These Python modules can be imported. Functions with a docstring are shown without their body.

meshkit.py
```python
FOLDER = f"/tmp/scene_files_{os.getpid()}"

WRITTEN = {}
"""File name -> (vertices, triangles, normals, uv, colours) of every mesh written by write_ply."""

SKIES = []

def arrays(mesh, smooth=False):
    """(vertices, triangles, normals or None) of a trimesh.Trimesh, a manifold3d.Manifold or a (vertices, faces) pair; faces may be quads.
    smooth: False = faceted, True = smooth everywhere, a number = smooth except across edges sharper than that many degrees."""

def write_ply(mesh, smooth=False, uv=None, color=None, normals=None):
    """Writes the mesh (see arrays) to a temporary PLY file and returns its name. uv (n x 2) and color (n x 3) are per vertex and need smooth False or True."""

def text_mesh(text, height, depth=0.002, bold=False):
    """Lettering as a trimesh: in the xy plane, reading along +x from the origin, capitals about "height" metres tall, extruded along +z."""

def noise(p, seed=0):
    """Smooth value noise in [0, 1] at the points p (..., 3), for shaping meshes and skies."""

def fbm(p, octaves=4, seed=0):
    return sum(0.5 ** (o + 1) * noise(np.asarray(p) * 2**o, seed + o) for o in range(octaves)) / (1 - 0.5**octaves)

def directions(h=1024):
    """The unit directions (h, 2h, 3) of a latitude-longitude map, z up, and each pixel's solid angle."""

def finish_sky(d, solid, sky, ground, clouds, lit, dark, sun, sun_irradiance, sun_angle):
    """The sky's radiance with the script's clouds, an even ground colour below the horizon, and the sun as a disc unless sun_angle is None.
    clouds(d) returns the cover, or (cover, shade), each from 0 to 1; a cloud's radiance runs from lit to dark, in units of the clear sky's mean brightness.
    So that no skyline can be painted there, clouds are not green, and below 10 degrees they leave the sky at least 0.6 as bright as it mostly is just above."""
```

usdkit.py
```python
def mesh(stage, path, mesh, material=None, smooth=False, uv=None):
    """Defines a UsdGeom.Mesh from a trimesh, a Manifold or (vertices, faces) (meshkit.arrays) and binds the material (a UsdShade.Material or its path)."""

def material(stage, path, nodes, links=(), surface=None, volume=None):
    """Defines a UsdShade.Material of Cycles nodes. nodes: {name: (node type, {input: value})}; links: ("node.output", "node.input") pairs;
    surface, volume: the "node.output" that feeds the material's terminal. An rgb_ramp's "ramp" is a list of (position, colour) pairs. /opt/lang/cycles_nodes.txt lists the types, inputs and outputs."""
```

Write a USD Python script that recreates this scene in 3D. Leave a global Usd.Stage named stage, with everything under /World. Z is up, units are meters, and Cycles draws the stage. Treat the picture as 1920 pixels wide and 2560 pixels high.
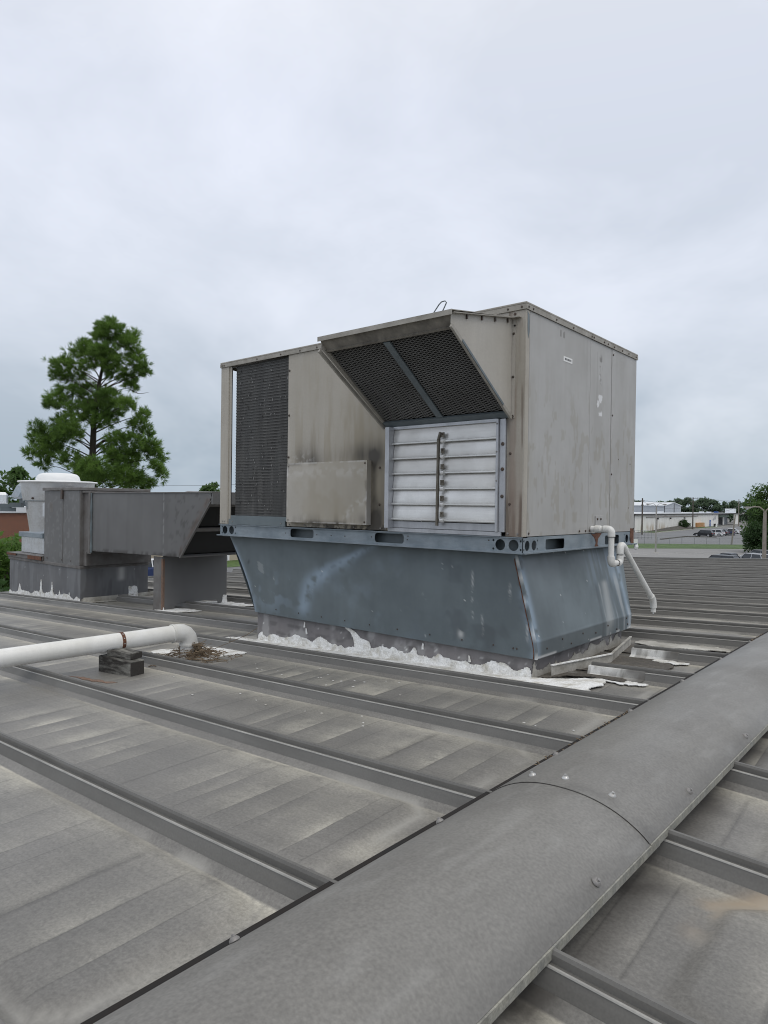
import math, numpy as np, trimesh, usdkit, meshkit
from shapely.geometry import Polygon, box as sbox, Point, LineString
from shapely import affinity, unary_union
from pxr import Usd, UsdGeom, UsdLux, UsdShade, Gf, Sdf, Vt

stage = Usd.Stage.CreateInMemory()
UsdGeom.SetStageUpAxis(stage, UsdGeom.Tokens.z)
UsdGeom.SetStageMetersPerUnit(stage, 1.0)
world = UsdGeom.Xform.Define(stage, '/World')
stage.SetDefaultPrim(world.GetPrim())
UsdGeom.Scope.Define(stage, '/World/Looks')
PI = math.pi

# ------------------------------------------------------------------ camera
CAM = (1.7083, -3.1087, 0.2363)
YAW, PITCH, ROLL = -0.7024923, -0.0098196, 0.0132372
FPX = 1717.21
fw = np.array([math.sin(YAW) * math.cos(PITCH), math.cos(YAW) * math.cos(PITCH), math.sin(PITCH)])
rt = np.array([math.cos(YAW), -math.sin(YAW), 0.0])
up = np.cross(rt, fw)
cr, sr = math.cos(ROLL), math.sin(ROLL)
rt, up = cr * rt + sr * up, -sr * rt + cr * up
cam = UsdGeom.Camera.Define(stage, '/World/camera')
cam.AddTransformOp().Set(Gf.Matrix4d(*rt, 0, *up, 0, *(-fw), 0, *CAM, 1))
cam.CreateHorizontalApertureAttr(36.0)
cam.CreateVerticalApertureAttr(48.0)
cam.CreateFocalLengthAttr(36.0 * FPX / 1920)
cam.CreateClippingRangeAttr(Gf.Vec2f(0.05, 5000))
cam.CreateExposureAttr(0.18)

# ------------------------------------------------------------------ sky and sun
SUN_EL, SUN_AZ = math.radians(62), math.atan2(0.95, -0.30)      # towards +x, a little behind the camera
sd = np.array([math.sin(SUN_AZ) * math.cos(SUN_EL), math.cos(SUN_AZ) * math.cos(SUN_EL), math.sin(SUN_EL)])
SKY_STRENGTH = 0.1
K = 10.0
def sk(r, g, b): return (r * K, g * K, b * K)
usdkit.material(stage, '/World/Looks/sky', {
    'co': ('texture_coordinate', {}),
    'map': ('mapping', {'mapping_type': 'point', 'scale': (1.0, 1.0, 1.7), 'location': (3.1, 1.7, 0.4)}),
    'n1': ('noise_texture', {'scale': 2.6, 'detail': 6.0, 'roughness': 0.55, 'distortion': 0.25}),
    'r1': ('rgb_ramp', {'ramp': [(0.36, (0, 0, 0)), (0.62, (1, 1, 1))]}),
    'sep': ('separate_xyz', {}),
    'el': ('rgb_ramp', {'ramp': [(0.0, sk(.50, .565, .625)), (0.10, sk(.585, .635, .70)), (0.25, sk(.665, .705, .79)), (0.50, sk(.705, .74, .835)), (.68, sk(.76, .78, .83)), (1.0, sk(.93, .925, .91))]}),
    'dk': ('rgb_ramp', {'ramp': [(0.0, (.68, .74, .80)), (0.10, (.68, .73, .77)), (0.25, (.82, .85, .865)), (0.5, (.89, .905, .915)), (1.0, (.95, .95, .95))]}),
    'lt': ('mix', {'mix_type': 'mix', 'color1': (1, 1, 1)}),
    'mul': ('mix', {'mix_type': 'multiply', 'fac': 1.0}),
    'sky': ('sky_texture', {'sky_type': 'single_scattering', 'sun_disc': False, 'sun_elevation': SUN_EL, 'sun_rotation': SUN_AZ, 'aerosol_density': 2.0}),
    'mx': ('mix', {'mix_type': 'mix', 'fac': 0.96}),
    'bg': ('background_shader', {'strength': SKY_STRENGTH}),
}, [('co.generated', 'map.vector'), ('map.vector', 'n1.vector'), ('n1.fac', 'r1.fac'), ('co.generated', 'sep.vector'),
    ('sep.z', 'el.fac'), ('sep.z', 'dk.fac'), ('dk.color', 'lt.color1'), ('r1.color', 'lt.fac'),
    ('el.color', 'mul.color1'), ('lt.color', 'mul.color2'), ('sky.color', 'mx.color1'), ('mul.color', 'mx.color2'),
    ('mx.color', 'bg.color')], surface='bg.background')
stage.GetPrimAtPath('/World/Looks/sky/lt').GetAttribute('inputs:color2') or UsdShade.Shader.Get(stage, '/World/Looks/sky/lt').CreateInput('color2', Sdf.ValueTypeNames.Float3).Set(Gf.Vec3f(1.06, 1.06, 1.06))
dome = UsdLux.DomeLight.Define(stage, '/World/sky')
UsdShade.MaterialBindingAPI.Apply(dome.GetPrim()).Bind(UsdShade.Material.Get(stage, '/World/Looks/sky'))
dome.GetPrim().SetCustomDataByKey('kind', 'structure')
sun = UsdLux.DistantLight.Define(stage, '/World/sun')
sun.CreateNormalizeAttr(True) if hasattr(sun, 'CreateNormalizeAttr') else sun.GetPrim().CreateAttribute('inputs:normalize', Sdf.ValueTypeNames.Bool).Set(True)
sun.CreateIntensityAttr(0.2)
sun.CreateAngleAttr(35.0)
sun.CreateColorAttr(Gf.Vec3f(1.0, 0.97, 0.92))
zax = sd; xax = np.cross([0, 0, 1], zax); xax /= np.linalg.norm(xax); yax = np.cross(zax, xax)
sun.AddTransformOp().Set(Gf.Matrix4d(*xax, 0, *yax, 0, *zax, 0, 0, 0, 30, 1))

# ------------------------------------------------------------------ materials
def wmat(name, c, c2=None, rough=.5, metal=0., scale=3., streak=0., grain=.06, gscale=220., bump=.0, bscale=40., dark=(.035, .032, .03), light=(.72, .72, .70), third=(.12, .05, .025), spec=.5, contrast=(.35, .65), sstretch=(9., 9., .7), thickmap=(1, 1, 1)):
    """weathered surface: two tones, vertical streaks, fine grain, and the painted wear of the primvar 'paint' (r dark, g light, b third colour)"""
    c2 = c2 or tuple(x * .8 for x in c)
    n = {'g': ('geometry', {}), 'mp': ('mapping', {'mapping_type': 'point', 'scale': thickmap}),
         'n1': ('noise_texture', {'scale': scale, 'detail': 6., 'roughness': .6}),
         'r1': ('rgb_ramp', {'ramp': [(contrast[0], (0, 0, 0)), (contrast[1], (1, 1, 1))]}),
         'm1': ('mix', {'mix_type': 'mix', 'color1': c, 'color2': c2}),
         'n3': ('noise_texture', {'scale': gscale, 'detail': 2.}),
         'r3': ('rgb_ramp', {'ramp': [(.25, (1 - grain * 2,) * 3), (.75, (1 + grain * 2,) * 3)]}),
         'm3': ('mix', {'mix_type': 'multiply', 'fac': 1.}),
         'at': ('attribute', {'attribute': 'paint'}), 'sp': ('separate_xyz', {}),
         'd1': ('mix', {'mix_type': 'mix', 'color2': dark}), 'd3': ('mix', {'mix_type': 'mix', 'color2': third}), 'd2': ('mix', {'mix_type': 'mix', 'color2': light}),
         'p': ('principled_bsdf', {'roughness': rough, 'metallic': metal, 'specular_ior_level': spec})}
    l = [('g.position', 'mp.vector'), ('mp.vector', 'n1.vector'), ('n1.fac', 'r1.fac'), ('r1.color', 'm1.fac'), ('g.position', 'n3.vector'), ('n3.fac', 'r3.fac'),
         ('m1.color', 'm3.color1'), ('r3.color', 'm3.color2'), ('at.vector', 'sp.vector'), ('sp.x', 'd1.fac'), ('sp.y', 'd2.fac'), ('sp.z', 'd3.fac'),
         ('d3.color', 'd1.color1'), ('d1.color', 'd2.color1'), ('d2.color', 'p.base_color')]
    last = 'm3.color'
    if streak:
        n['ms'] = ('mapping', {'mapping_type': 'point', 'scale': sstretch})
        n['n2'] = ('noise_texture', {'scale': 1.6, 'detail': 5., 'roughness': .65})
        n['r2'] = ('rgb_ramp', {'ramp': [(.35, (1 - streak,) * 3), (.65, (1 + streak * .35,) * 3)]})
        n['m2'] = ('mix', {'mix_type': 'multiply', 'fac': 1.})
        l += [('g.position', 'ms.vector'), ('ms.vector', 'n2.vector'), ('n2.fac', 'r2.fac'), (last, 'm2.color1'), ('r2.color', 'm2.color2')]
        last = 'm2.color'
    l.append((last, 'd3.color1'))
    # roughness varies a little
    n['rr'] = ('map_range', {'from_min': .3, 'from_max': .7, 'to_min': max(rough - .1, .05), 'to_max': min(rough + .12, 1.)})
    l += [('n1.fac', 'rr.value'), ('rr.result', 'p.roughness')]
    if bump:
        n['n4'] = ('noise_texture', {'scale': bscale, 'detail': 4.})
        n['b'] = ('bump', {'strength': bump, 'distance': .01})
        l += [('g.position', 'n4.vector'), ('n4.fac', 'b.height'), ('b.normal', 'p.normal')]
    return usdkit.material(stage, '/World/Looks/' + name, n, l, surface='p.BSDF')

def plain(name, c, rough=.5, metal=0., spec=.5):
    return usdkit.material(stage, '/World/Looks/' + name, {'p': ('principled_bsdf', {'base_color': c, 'roughness': rough, 'metallic': metal, 'specular_ior_level': spec})}, [], surface='p.BSDF')

S_ROOF = 0.0442858
ZPAN = -0.6544            # pan height at x = 0 (left slope)
XR = 0.955                # ridge
ZR = ZPAN + S_ROOF * XR
Y0 = -2.0798; DY = 0.61   # seams
def zl(x): return ZPAN + S_ROOF * x
def zr(x): return ZR - S_ROOF * (x - XR)
def zroof(x): return np.where(np.asarray(x) <= XR, zl(np.asarray(x)), zr(np.asarray(x)))

def roof_mat(name, yoff, sgn):
    """grey painted steel pans: faint cross creases, pale dust held behind them and along the foot of the rib"""
    base, base2, dust = (.198, .190, .175), (.143, .138, .127), (.49, .465, .395)
    n = {'g': ('geometry', {}), 'sp': ('separate_xyz', {}),
         'n0': ('noise_texture', {'scale': .9, 'detail': 3.}), 'nw': ('noise_texture', {'dimensions': '1D', 'scale': 1., 'detail': 2.}),
         'n1': ('noise_texture', {'scale': 1.7, 'detail': 6., 'roughness': .62}),
         'ng': ('noise_texture', {'scale': 130., 'detail': 4., 'roughness': .7}),
         'mapf': ('mapping', {'mapping_type': 'point', 'scale': (2.2, 60., 2.)}), 'nf': ('noise_texture', {'scale': 1.5, 'detail': 4.}),
         # across the pan: fraction of the bay
         'ya': ('math', {'math_type': 'subtract', 'value2': yoff}), 'yb': ('math', {'math_type': 'divide', 'value2': DY}), 'yf': ('math', {'math_type': 'fraction'}),
         # along the slope: crease saw
         'pf': ('math', {'math_type': 'floor'}), 'pw': ('white_noise_texture', {'dimensions': '1D'}), 'xo': ('math', {'math_type': 'multiply_add', 'value2': 3.7}), 'xk': ('math', {'math_type': 'multiply', 'value2': 2.9}),
         'xw': ('math', {'math_type': 'multiply_add', 'value2': .42}), 'xd': ('math', {'math_type': 'divide', 'value2': .150}), 'xy': ('math', {'math_type': 'multiply_add', 'value2': .035}),
         'xs': ('math', {'math_type': 'fraction'}), 'xfl': ('math', {'math_type': 'floor'}), 'wn': ('white_noise_texture', {'dimensions': '1D'}),
         'saw': ('math', {'math_type': 'power', 'value2': 1.7}),
         'mid': ('rgb_ramp', {'ramp': [(0.12, (.05, .05, .05)), (.25, (.25, .25, .25)), (0.38, (1., 1., 1.)), (.56, (.9, .9, .9)), (.68, (.3, .3, .3)), (.84, (.25, .25, .25)), (.885, (0, 0, 0)), (1., (0, 0, 0))]}),
         'foot': ('rgb_ramp', {'ramp': [(0., (0, 0, 0)), (.60, (0, 0, 0)), (.78, (.30, .30, .30)), (.865, (.62, .62, .62)), (.893, (1., 1., 1.)), (.905, (0, 0, 0)), (1., (0, 0, 0))]}),
         'crl': ('rgb_ramp', {'ramp': [(0., (.70, .70, .70)), (.04, (1, 1, 1)), (.96, (1, 1, 1)), (1., (.72, .72, .72))]}),
         'crm': ('rgb_ramp', {'ramp': [(0.1, (0, 0, 0)), (.2, (1, 1, 1)), (.8, (1, 1, 1)), (.88, (0, 0, 0))]}),
         'blot': ('rgb_ramp', {'ramp': [(.40, (0, 0, 0)), (.68, (1, 1, 1))]}),
         'bl2': ('rgb_ramp', {'ramp': [(.28, (.12, .12, .12)), (.48, (1, 1, 1))]}),
         'tone': ('rgb_ramp', {'ramp': [(.32, base2), (.68, base)]}),
         'a1': ('math', {'math_type': 'multiply'}), 'a2': ('math', {'math_type': 'multiply'}), 'a3': ('math', {'math_type': 'multiply'}), 'a4': ('math', {'math_type': 'multiply'}),
         'a5': ('math', {'math_type': 'multiply', 'value2': .95}), 'a6': ('math', {'math_type': 'multiply', 'value2': 1.0}), 'add': ('math', {'math_type': 'add', 'use_clamp': True}),
         'nb': ('noise_texture', {'scale': 11., 'detail': 8., 'roughness': .7}), 'brk': ('rgb_ramp', {'ramp': [(.34, (.3, .3, .3)), (.50, (1, 1, 1))]}), 'ab': ('math', {'math_type': 'multiply'}),
         'fine': ('rgb_ramp', {'ramp': [(.3, (.93, .93, .93)), (.7, (1.05, 1.05, 1.05))]}), 'gr': ('rgb_ramp', {'ramp': [(.3, (.74, .74, .74)), (.7, (1.24, 1.24, 1.24))]}),
         'c1': ('mix', {'mix_type': 'mix', 'color2': dust}), 'c2': ('mix', {'mix_type': 'multiply', 'fac': 1.}), 'c3': ('mix', {'mix_type': 'multiply', 'fac': 1.}), 'c4': ('mix', {'mix_type': 'multiply'}),
         'at': ('attribute', {'attribute': 'paint'}), 'ap': ('separate_xyz', {}),
         'd1': ('mix', {'mix_type': 'mix', 'color2': (.055, .05, .045)}), 'd2': ('mix', {'mix_type': 'mix', 'color2': (.36, .35, .32)}), 'd3': ('mix', {'mix_type': 'mix', 'color2': (.33, .26, .18)}),
         'bh': ('math', {'math_type': 'multiply'}), 'bu': ('bump', {'strength': .35, 'distance': .006}),
         'p': ('principled_bsdf', {'roughness': .5, 'specular_ior_level': .45})}
    l = [('g.position', 'sp.vector'), ('g.position', 'n0.vector'), ('g.position', 'n1.vector'), ('g.position', 'ng.vector'), ('g.position', 'mapf.vector'), ('mapf.vector', 'nf.vector'),
         ('sp.y', 'ya.value1'), ('ya.value', 'yb.value1'), ('yb.value', 'yf.value1'),
         ('yb.value', 'pf.value1'), ('pf.value', 'pw.w'), ('pw.value', 'xo.value1'), ('sp.y', 'xy.value1'), ('sp.x', 'xy.value3'), ('xy.value', 'xo.value3'), ('xo.value', 'xk.value1'), ('xk.value', 'nw.w'), ('nw.fac', 'xw.value1'), ('xo.value', 'xw.value3'), ('xw.value', 'xd.value1'), ('xd.value', 'xs.value1'), ('xd.value', 'xfl.value1'), ('xfl.value', 'wn.w'),
         ('xs.value', 'saw.value1'), ('yf.value', 'mid.fac'), ('yf.value', 'foot.fac'), ('xs.value', 'crl.fac'), ('yf.value', 'crm.fac'),
         ('n1.fac', 'blot.fac'), ('n0.fac', 'bl2.fac'), ('n1.fac', 'tone.fac'),
         ('saw.value', 'a1.value1'), ('wn.value', 'a1.value2'), ('a1.value', 'a2.value1'), ('mid.color', 'a2.value2'), ('a2.value', 'a5.value1'),
         ('foot.color', 'a3.value1'), ('bl2.color', 'a3.value2'), ('a3.value', 'a6.value1'), ('a5.value', 'a4.value1'), ('bl2.color', 'a4.value2'),
         ('a4.value', 'add.value1'), ('a6.value', 'add.value2'), ('tone.color', 'c1.color1'), ('g.position', 'nb.vector'), ('nb.fac', 'brk.fac'), ('brk.color', 'ab.value1'), ('add.value', 'ab.value2'), ('ab.value', 'c1.fac'),
         ('nf.fac', 'fine.fac'), ('ng.fac', 'gr.fac'), ('c1.color', 'c2.color1'), ('fine.color', 'c2.color2'), ('c2.color', 'c3.color1'), ('gr.color', 'c3.color2'),
         ('c3.color', 'c4.color1'), ('crl.color', 'c4.color2'), ('crm.color', 'c4.fac'),
         ('at.vector', 'ap.vector'), ('ap.x', 'd1.fac'), ('ap.y', 'd2.fac'), ('ap.z', 'd3.fac'), ('c4.color', 'd3.color1'), ('d3.color', 'd2.color1'), ('d2.color', 'd1.color1'), ('d1.color', 'p.base_color'),
         ('xs.value', 'bh.value1'), ('crm.color', 'bh.value2'), ('bh.value', 'bu.height'), ('bu.normal', 'p.normal')]
    return usdkit.material(stage, '/World/Looks/' + name, n, l, surface='p.BSDF')

M = {
    'pan_left': roof_mat('pan_left', Y0, 1), 'pan_right': roof_mat('pan_right', Y0 + .10, -1),
    'rib': wmat('rib', (0.162, 0.157, 0.145), (0.124, 0.12, 0.111), rough=.45, scale=2., grain=.05, streak=.08, sstretch=(1.2, 30., 30.), light=(.6, .6, .58)),
    'lip': wmat('lip', (.40, .39, .365), (.26, .255, .24), rough=.4, scale=5., grain=.04),
    'seam': wmat('seam', (0.15, 0.145, 0.134), (0.11, 0.106, 0.098), rough=.5, scale=3., grain=.05),
    'cap': wmat('cap', (0.2, 0.193, 0.177), (0.16, 0.154, 0.141), rough=.5, scale=1.5, grain=.10, gscale=140., streak=.04, sstretch=(20., 1.5, 20.), bump=.02, bscale=120., light=(.5, .5, .48)),
    'hem': wmat('hem', (0.297, 0.288, 0.243), (0.216, 0.216, 0.198), rough=.6, scale=25., grain=.12, streak=.25, sstretch=(1., 25., 3.)),
    'gasket': wmat('gasket', (.006, .0055, .005), (.014, .010, .008), rough=.9, scale=14.),
    'cabinet': wmat('cabinet', (0.43, 0.405, 0.36), (0.385, 0.36, 0.315), rough=.55, scale=2.2, streak=.045, grain=.035, dark=(.055, .048, .038), light=(.62, .61, .59), third=(.30, .265, .20)),
    'cabinet_side': wmat('cabinet_side', (0.405, 0.398, 0.382), (0.37, 0.363, 0.348), rough=.55, scale=2.6, streak=.03, grain=.03, dark=(.10, .09, .075), light=(.66, .66, .66), third=(.30, .28, .235)),
    'cabinet_post': wmat('cabinet_post', (0.41, 0.38, 0.325), (0.365, 0.335, 0.285), rough=.55, scale=4., streak=.10, grain=.04, sstretch=(14., 14., .5), dark=(.06, .05, .035)),
    'cabinet_trim': wmat('cabinet_trim', (0.35, 0.33, 0.29), (0.25, 0.233, 0.2), rough=.55, scale=12., streak=.12, grain=.05, sstretch=(3., 3., 20.)),
    'galv': wmat('galv', (0.156, 0.186, 0.197), (0.122, 0.147, 0.157), rough=.42, metal=.2, scale=3.2, streak=.03, grain=.03, dark=(.06, .065, .07), light=(.70, .70, .68), third=(.30, .38, .46)),
    'galv_rail': wmat('galv_rail', (0.281, 0.319, 0.348), (0.212, 0.255, 0.285), rough=.38, metal=.35, scale=7., streak=.18, grain=.04, sstretch=(4., 4., 14.), third=(.13, .05, .03)),
    'galv_dark': wmat('galv_dark', (.14, .165, .175), (.11, .13, .14), rough=.45, metal=.2, scale=6., grain=.03),
    'alu': wmat('alu', (0.76, 0.755, 0.735), (0.66, 0.655, 0.635), rough=.34, metal=.5, scale=5., streak=.06, grain=.025, sstretch=(2., 2., 40.), dark=(.2, .19, .17), third=(.5, .47, .42)),
    'alu_frame': wmat('alu_frame', (.50, .51, .53), (.42, .43, .45), rough=.35, metal=.55, scale=8., streak=.15, grain=.03),
    'steel_link': wmat('steel_link', (0.17, 0.155, 0.125), (0.11, 0.095, 0.075), rough=.5, metal=.4, scale=20., grain=.08),
    'curb': wmat('curb', (0.207, 0.195, 0.195), (0.172, 0.164, 0.165), rough=.5, scale=4., grain=.04, streak=.10, dark=(.03, .03, .03), light=(.66, .66, .64), third=(.32, .32, .34)),
    'left_curb': wmat('left_curb', (0.152, 0.152, 0.156), (0.127, 0.128, 0.133), rough=.48, metal=.15, scale=2.5, grain=.03, streak=.12, dark=(.03, .03, .03), light=(.66, .66, .64), third=(.36, .37, .38)),
    'left_unit': wmat('left_unit', (0.134, 0.133, 0.13), (0.12, 0.118, 0.117), rough=.5, scale=1.6, grain=.03, streak=.04, dark=(.03, .026, .022), light=(.42, .42, .42), third=(.12, .07, .045)),
    'left_trim': wmat('left_trim', (0.157, 0.151, 0.145), (0.115, 0.104, 0.095), rough=.55, scale=8., grain=.06, third=(.12, .05, .03)),
    'seal': wmat('seal', (0.82, 0.82, 0.8), (0.5, 0.475, 0.41), rough=.75, scale=14., grain=.09, gscale=120., bump=.7, bscale=45., contrast=(.44, .68), dark=(.08, .07, .055), third=(.5, .44, .34)),
    'seal_old': wmat('seal_old', (0.5, 0.485, 0.44), (0.27, 0.255, 0.22), rough=.8, scale=7., grain=.08, bump=.5, bscale=25., dark=(.08, .07, .055)),
    'seal_stub': wmat('seal_stub', (.76, .76, .74), (.55, .54, .50), rough=.7, scale=12., grain=.06, bump=.4, bscale=30., dark=(.10, .09, .075), third=(.16, .155, .145)),
    'muck': wmat('muck', (.075, .066, .054), (.15, .135, .11), rough=.75, scale=9., grain=.18, gscale=90., bump=.5, bscale=30., contrast=(.45, .75)),
    'pvc': wmat('pvc', (0.784, 0.778, 0.75), (0.694, 0.683, 0.638), rough=.38, scale=5., grain=.02, streak=.05, third=(.40, .17, .07), dark=(.25, .23, .2)),
    'pvc_fit': wmat('pvc_fit', (0.726, 0.721, 0.693), (0.638, 0.627, 0.583), rough=.38, scale=8., grain=.03, dark=(.2, .18, .15)),
    'pvc_seam': plain('pvc_seam', (.05, .045, .04), .7),
    'screw': wmat('screw', (.05, .045, .04), (.09, .06, .045), rough=.5, metal=.3, scale=60.),
    'screw_bright': wmat('screw_bright', (.52, .52, .51), (.40, .39, .37), rough=.35, metal=.5, scale=60.),
    'screw_grey': wmat('screw_grey', (.25, .24, .23), (.2, .19, .18), rough=.45, metal=.2, scale=60.),
    'washer': plain('washer', (.20, .195, .19), .6),
    'rust': wmat('rust', (.15, .062, .032), (.09, .04, .025), rough=.85, scale=22., grain=.15, gscale=120.),
    'rust_soft': wmat('rust_soft', (.20, .115, .075), (.16, .12, .095), rough=.8, scale=12., grain=.15, gscale=120.),
    'wood': wmat('wood', (0.2, 0.195, 0.175), (0.025, 0.022, 0.019), rough=.85, scale=3., grain=.12, gscale=160., bump=.6, bscale=40., contrast=(.40, .60), thickmap=(1.2, 9., 9.)),
    'wood_end': wmat('wood_end', (.040, .036, .032), (.10, .095, .085), rough=.9, scale=12., grain=.15, contrast=(.5, .75)),
    'twig': wmat('twig', (.20, .15, .095), (.12, .085, .055), rough=.85, scale=20., grain=.1),
    'coil': wmat('coil', (.058, .057, .054), (.085, .083, .078), rough=.6, metal=.2, scale=3.5, streak=.25, grain=.08, sstretch=(14., 14., .8), third=(.14, .135, .125)),
    'fin': wmat('fin', (.075, .074, .070), (.105, .102, .096), rough=.5, metal=.3, scale=3.5, streak=.35, grain=.1, sstretch=(16., 16., .8)),
    'fin_bent': plain('fin_bent', (.34, .335, .32), .5, .3),
    'black': plain('black', (.012, .012, .012), .8), 'interior': plain('interior', (.018, .018, .017), .9),
    'lip_dirty': wmat('lip_dirty', (.235, .215, .18), (.13, .118, .10), rough=.6, scale=9., streak=.25, grain=.05, sstretch=(16., 16., 3.)),
    'expanded': wmat('expanded', (0.255, 0.247, 0.232), (0.195, 0.188, 0.173), rough=.5, metal=.2, scale=5.),
    'paper': plain('paper', (.74, .74, .72), .6), 'ink': plain('ink', (.05, .05, .055), .6),
    'fan_alu': wmat('fan_alu', (0.8, 0.81, 0.82), (0.72, 0.735, 0.75), rough=.30, metal=.95, scale=4., grain=.01, streak=.04, sstretch=(2., 2., 26.), dark=(.2, .22, .24), third=(.40, .47, .53)),
    'fan_white': wmat('fan_white', (0.799, 0.805, 0.799), (0.734, 0.74, 0.734), rough=.35, scale=3., grain=.015),
    'cable': plain('cable', (.08, .105, .115), .5),
}
def leafmat(name, c1, c2, c3, trans=.35):
    return usdkit.material(stage, '/World/Looks/' + name, {
        'g': ('geometry', {}), 'r': ('rgb_ramp', {'ramp': [(0, c1), (.5, c2), (1, c3)]}),
        'n': ('noise_texture', {'scale': .8, 'detail': 3.}), 'a': ('math', {'math_type': 'multiply_add', 'value2': .6}), 'b': ('math', {'math_type': 'multiply_add', 'value2': .7, 'value3': -.15}),
        'd': ('principled_bsdf', {'roughness': .6, 'specular_ior_level': .3}), 't': ('translucent_bsdf', {}), 'm': ('mix_closure', {'fac': trans})},
        [('g.random_per_island', 'a.value1'), ('g.position', 'n.vector'), ('n.fac', 'b.value1'), ('b.value', 'a.value3'), ('a.value', 'r.fac'), ('r.color', 'd.base_color'), ('r.color', 't.color'),
         ('d.BSDF', 'm.closure1'), ('t.BSDF', 'm.closure2')], surface='m.closure')
M['needle'] = leafmat('needle', (.065, .125, .026), (.175, .285, .055), (.32, .44, .095), .45)
M['leaf'] = leafmat('leaf', (.042, .085, .024), (.10, .17, .045), (.18, .26, .07), .4)
M['leaf_bright'] = leafmat('leaf_bright', (.05, .10, .022), (.12, .21, .04), (.20, .30, .06), .42)
M['leaf_dark'] = leafmat('leaf_dark', (.024, .05, .018), (.055, .10, .030), (.10, .16, .045), .4)
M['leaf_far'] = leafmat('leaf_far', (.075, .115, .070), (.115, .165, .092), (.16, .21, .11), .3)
M['bark'] = wmat('bark', (.038, .030, .022), (.056, .045, .034), rough=.9, scale=8., grain=.15, gscale=60.)

# ------------------------------------------------------------------ scene-tree helpers
_names = {}
def numbered(parent, name):
    k = (parent, name); i = _names.get(k, 0); _names[k] = i + 1
    return name if i == 0 else f'{name}_{i:03d}'
class Thing:
    def __init__(s, path, base): s.path, s.base = path, np.asarray(base, float)
def setdata(prim, label=None, cat=None, group=None, kind=None):
    for k, v in (('label', label), ('category', cat), ('group', group), ('kind', kind)):
        if v: prim.SetCustomDataByKey(k, v)
def thing(name, label, cat, loc=(0, 0, 0), group=None, kind=None):
    p = '/World/' + numbered('/World', name)
    x = UsdGeom.Xform.Define(stage, p); x.AddTranslateOp().Set(Gf.Vec3d(*map(float, loc)))
    setdata(x.GetPrim(), label, cat, group, kind)
    return Thing(p, loc)
def put(parent, name, mesh, mat, smooth=False, paint=None, label=None, cat=None, group=None, kind=None):
    """one Mesh prim; the geometry is given in world coordinates"""
    pp = parent.path if parent else '/World'
    base = parent.base if parent else np.zeros(3)
    path = pp + '/' + numbered(pp, name)
    v, f, n = meshkit.arrays(mesh, smooth)
    m = UsdGeom.Mesh.Define(stage, path)
    m.CreatePointsAttr(Vt.Vec3fArray.FromNumpy((v - base).astype(np.float32)))
    m.CreateFaceVertexCountsAttr(Vt.IntArray.FromNumpy(np.full(len(f), 3, np.int32)))
    m.CreateFaceVertexIndicesAttr(Vt.IntArray.FromNumpy(f.astype(np.int32).ravel()))
    m.CreateSubdivisionSchemeAttr('none')
    if n is not None:
        m.CreateNormalsAttr(Vt.Vec3fArray.FromNumpy(n.astype(np.float32))); m.SetNormalsInterpolation('vertex')
    if paint is not None:
        c = np.clip(np.asarray(paint(v)), 0, 1).astype(np.float32)
        UsdGeom.PrimvarsAPI(m).CreatePrimvar('paint', Sdf.ValueTypeNames.Float3Array, 'vertex').Set(Vt.Vec3fArray.FromNumpy(c))
    UsdShade.MaterialBindingAPI.Apply(m.GetPrim()).Bind(M[mat] if isinstance(mat, str) else mat)
    setdata(m.GetPrim(), label, cat, group, kind)
    return Thing(path, base)
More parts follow.
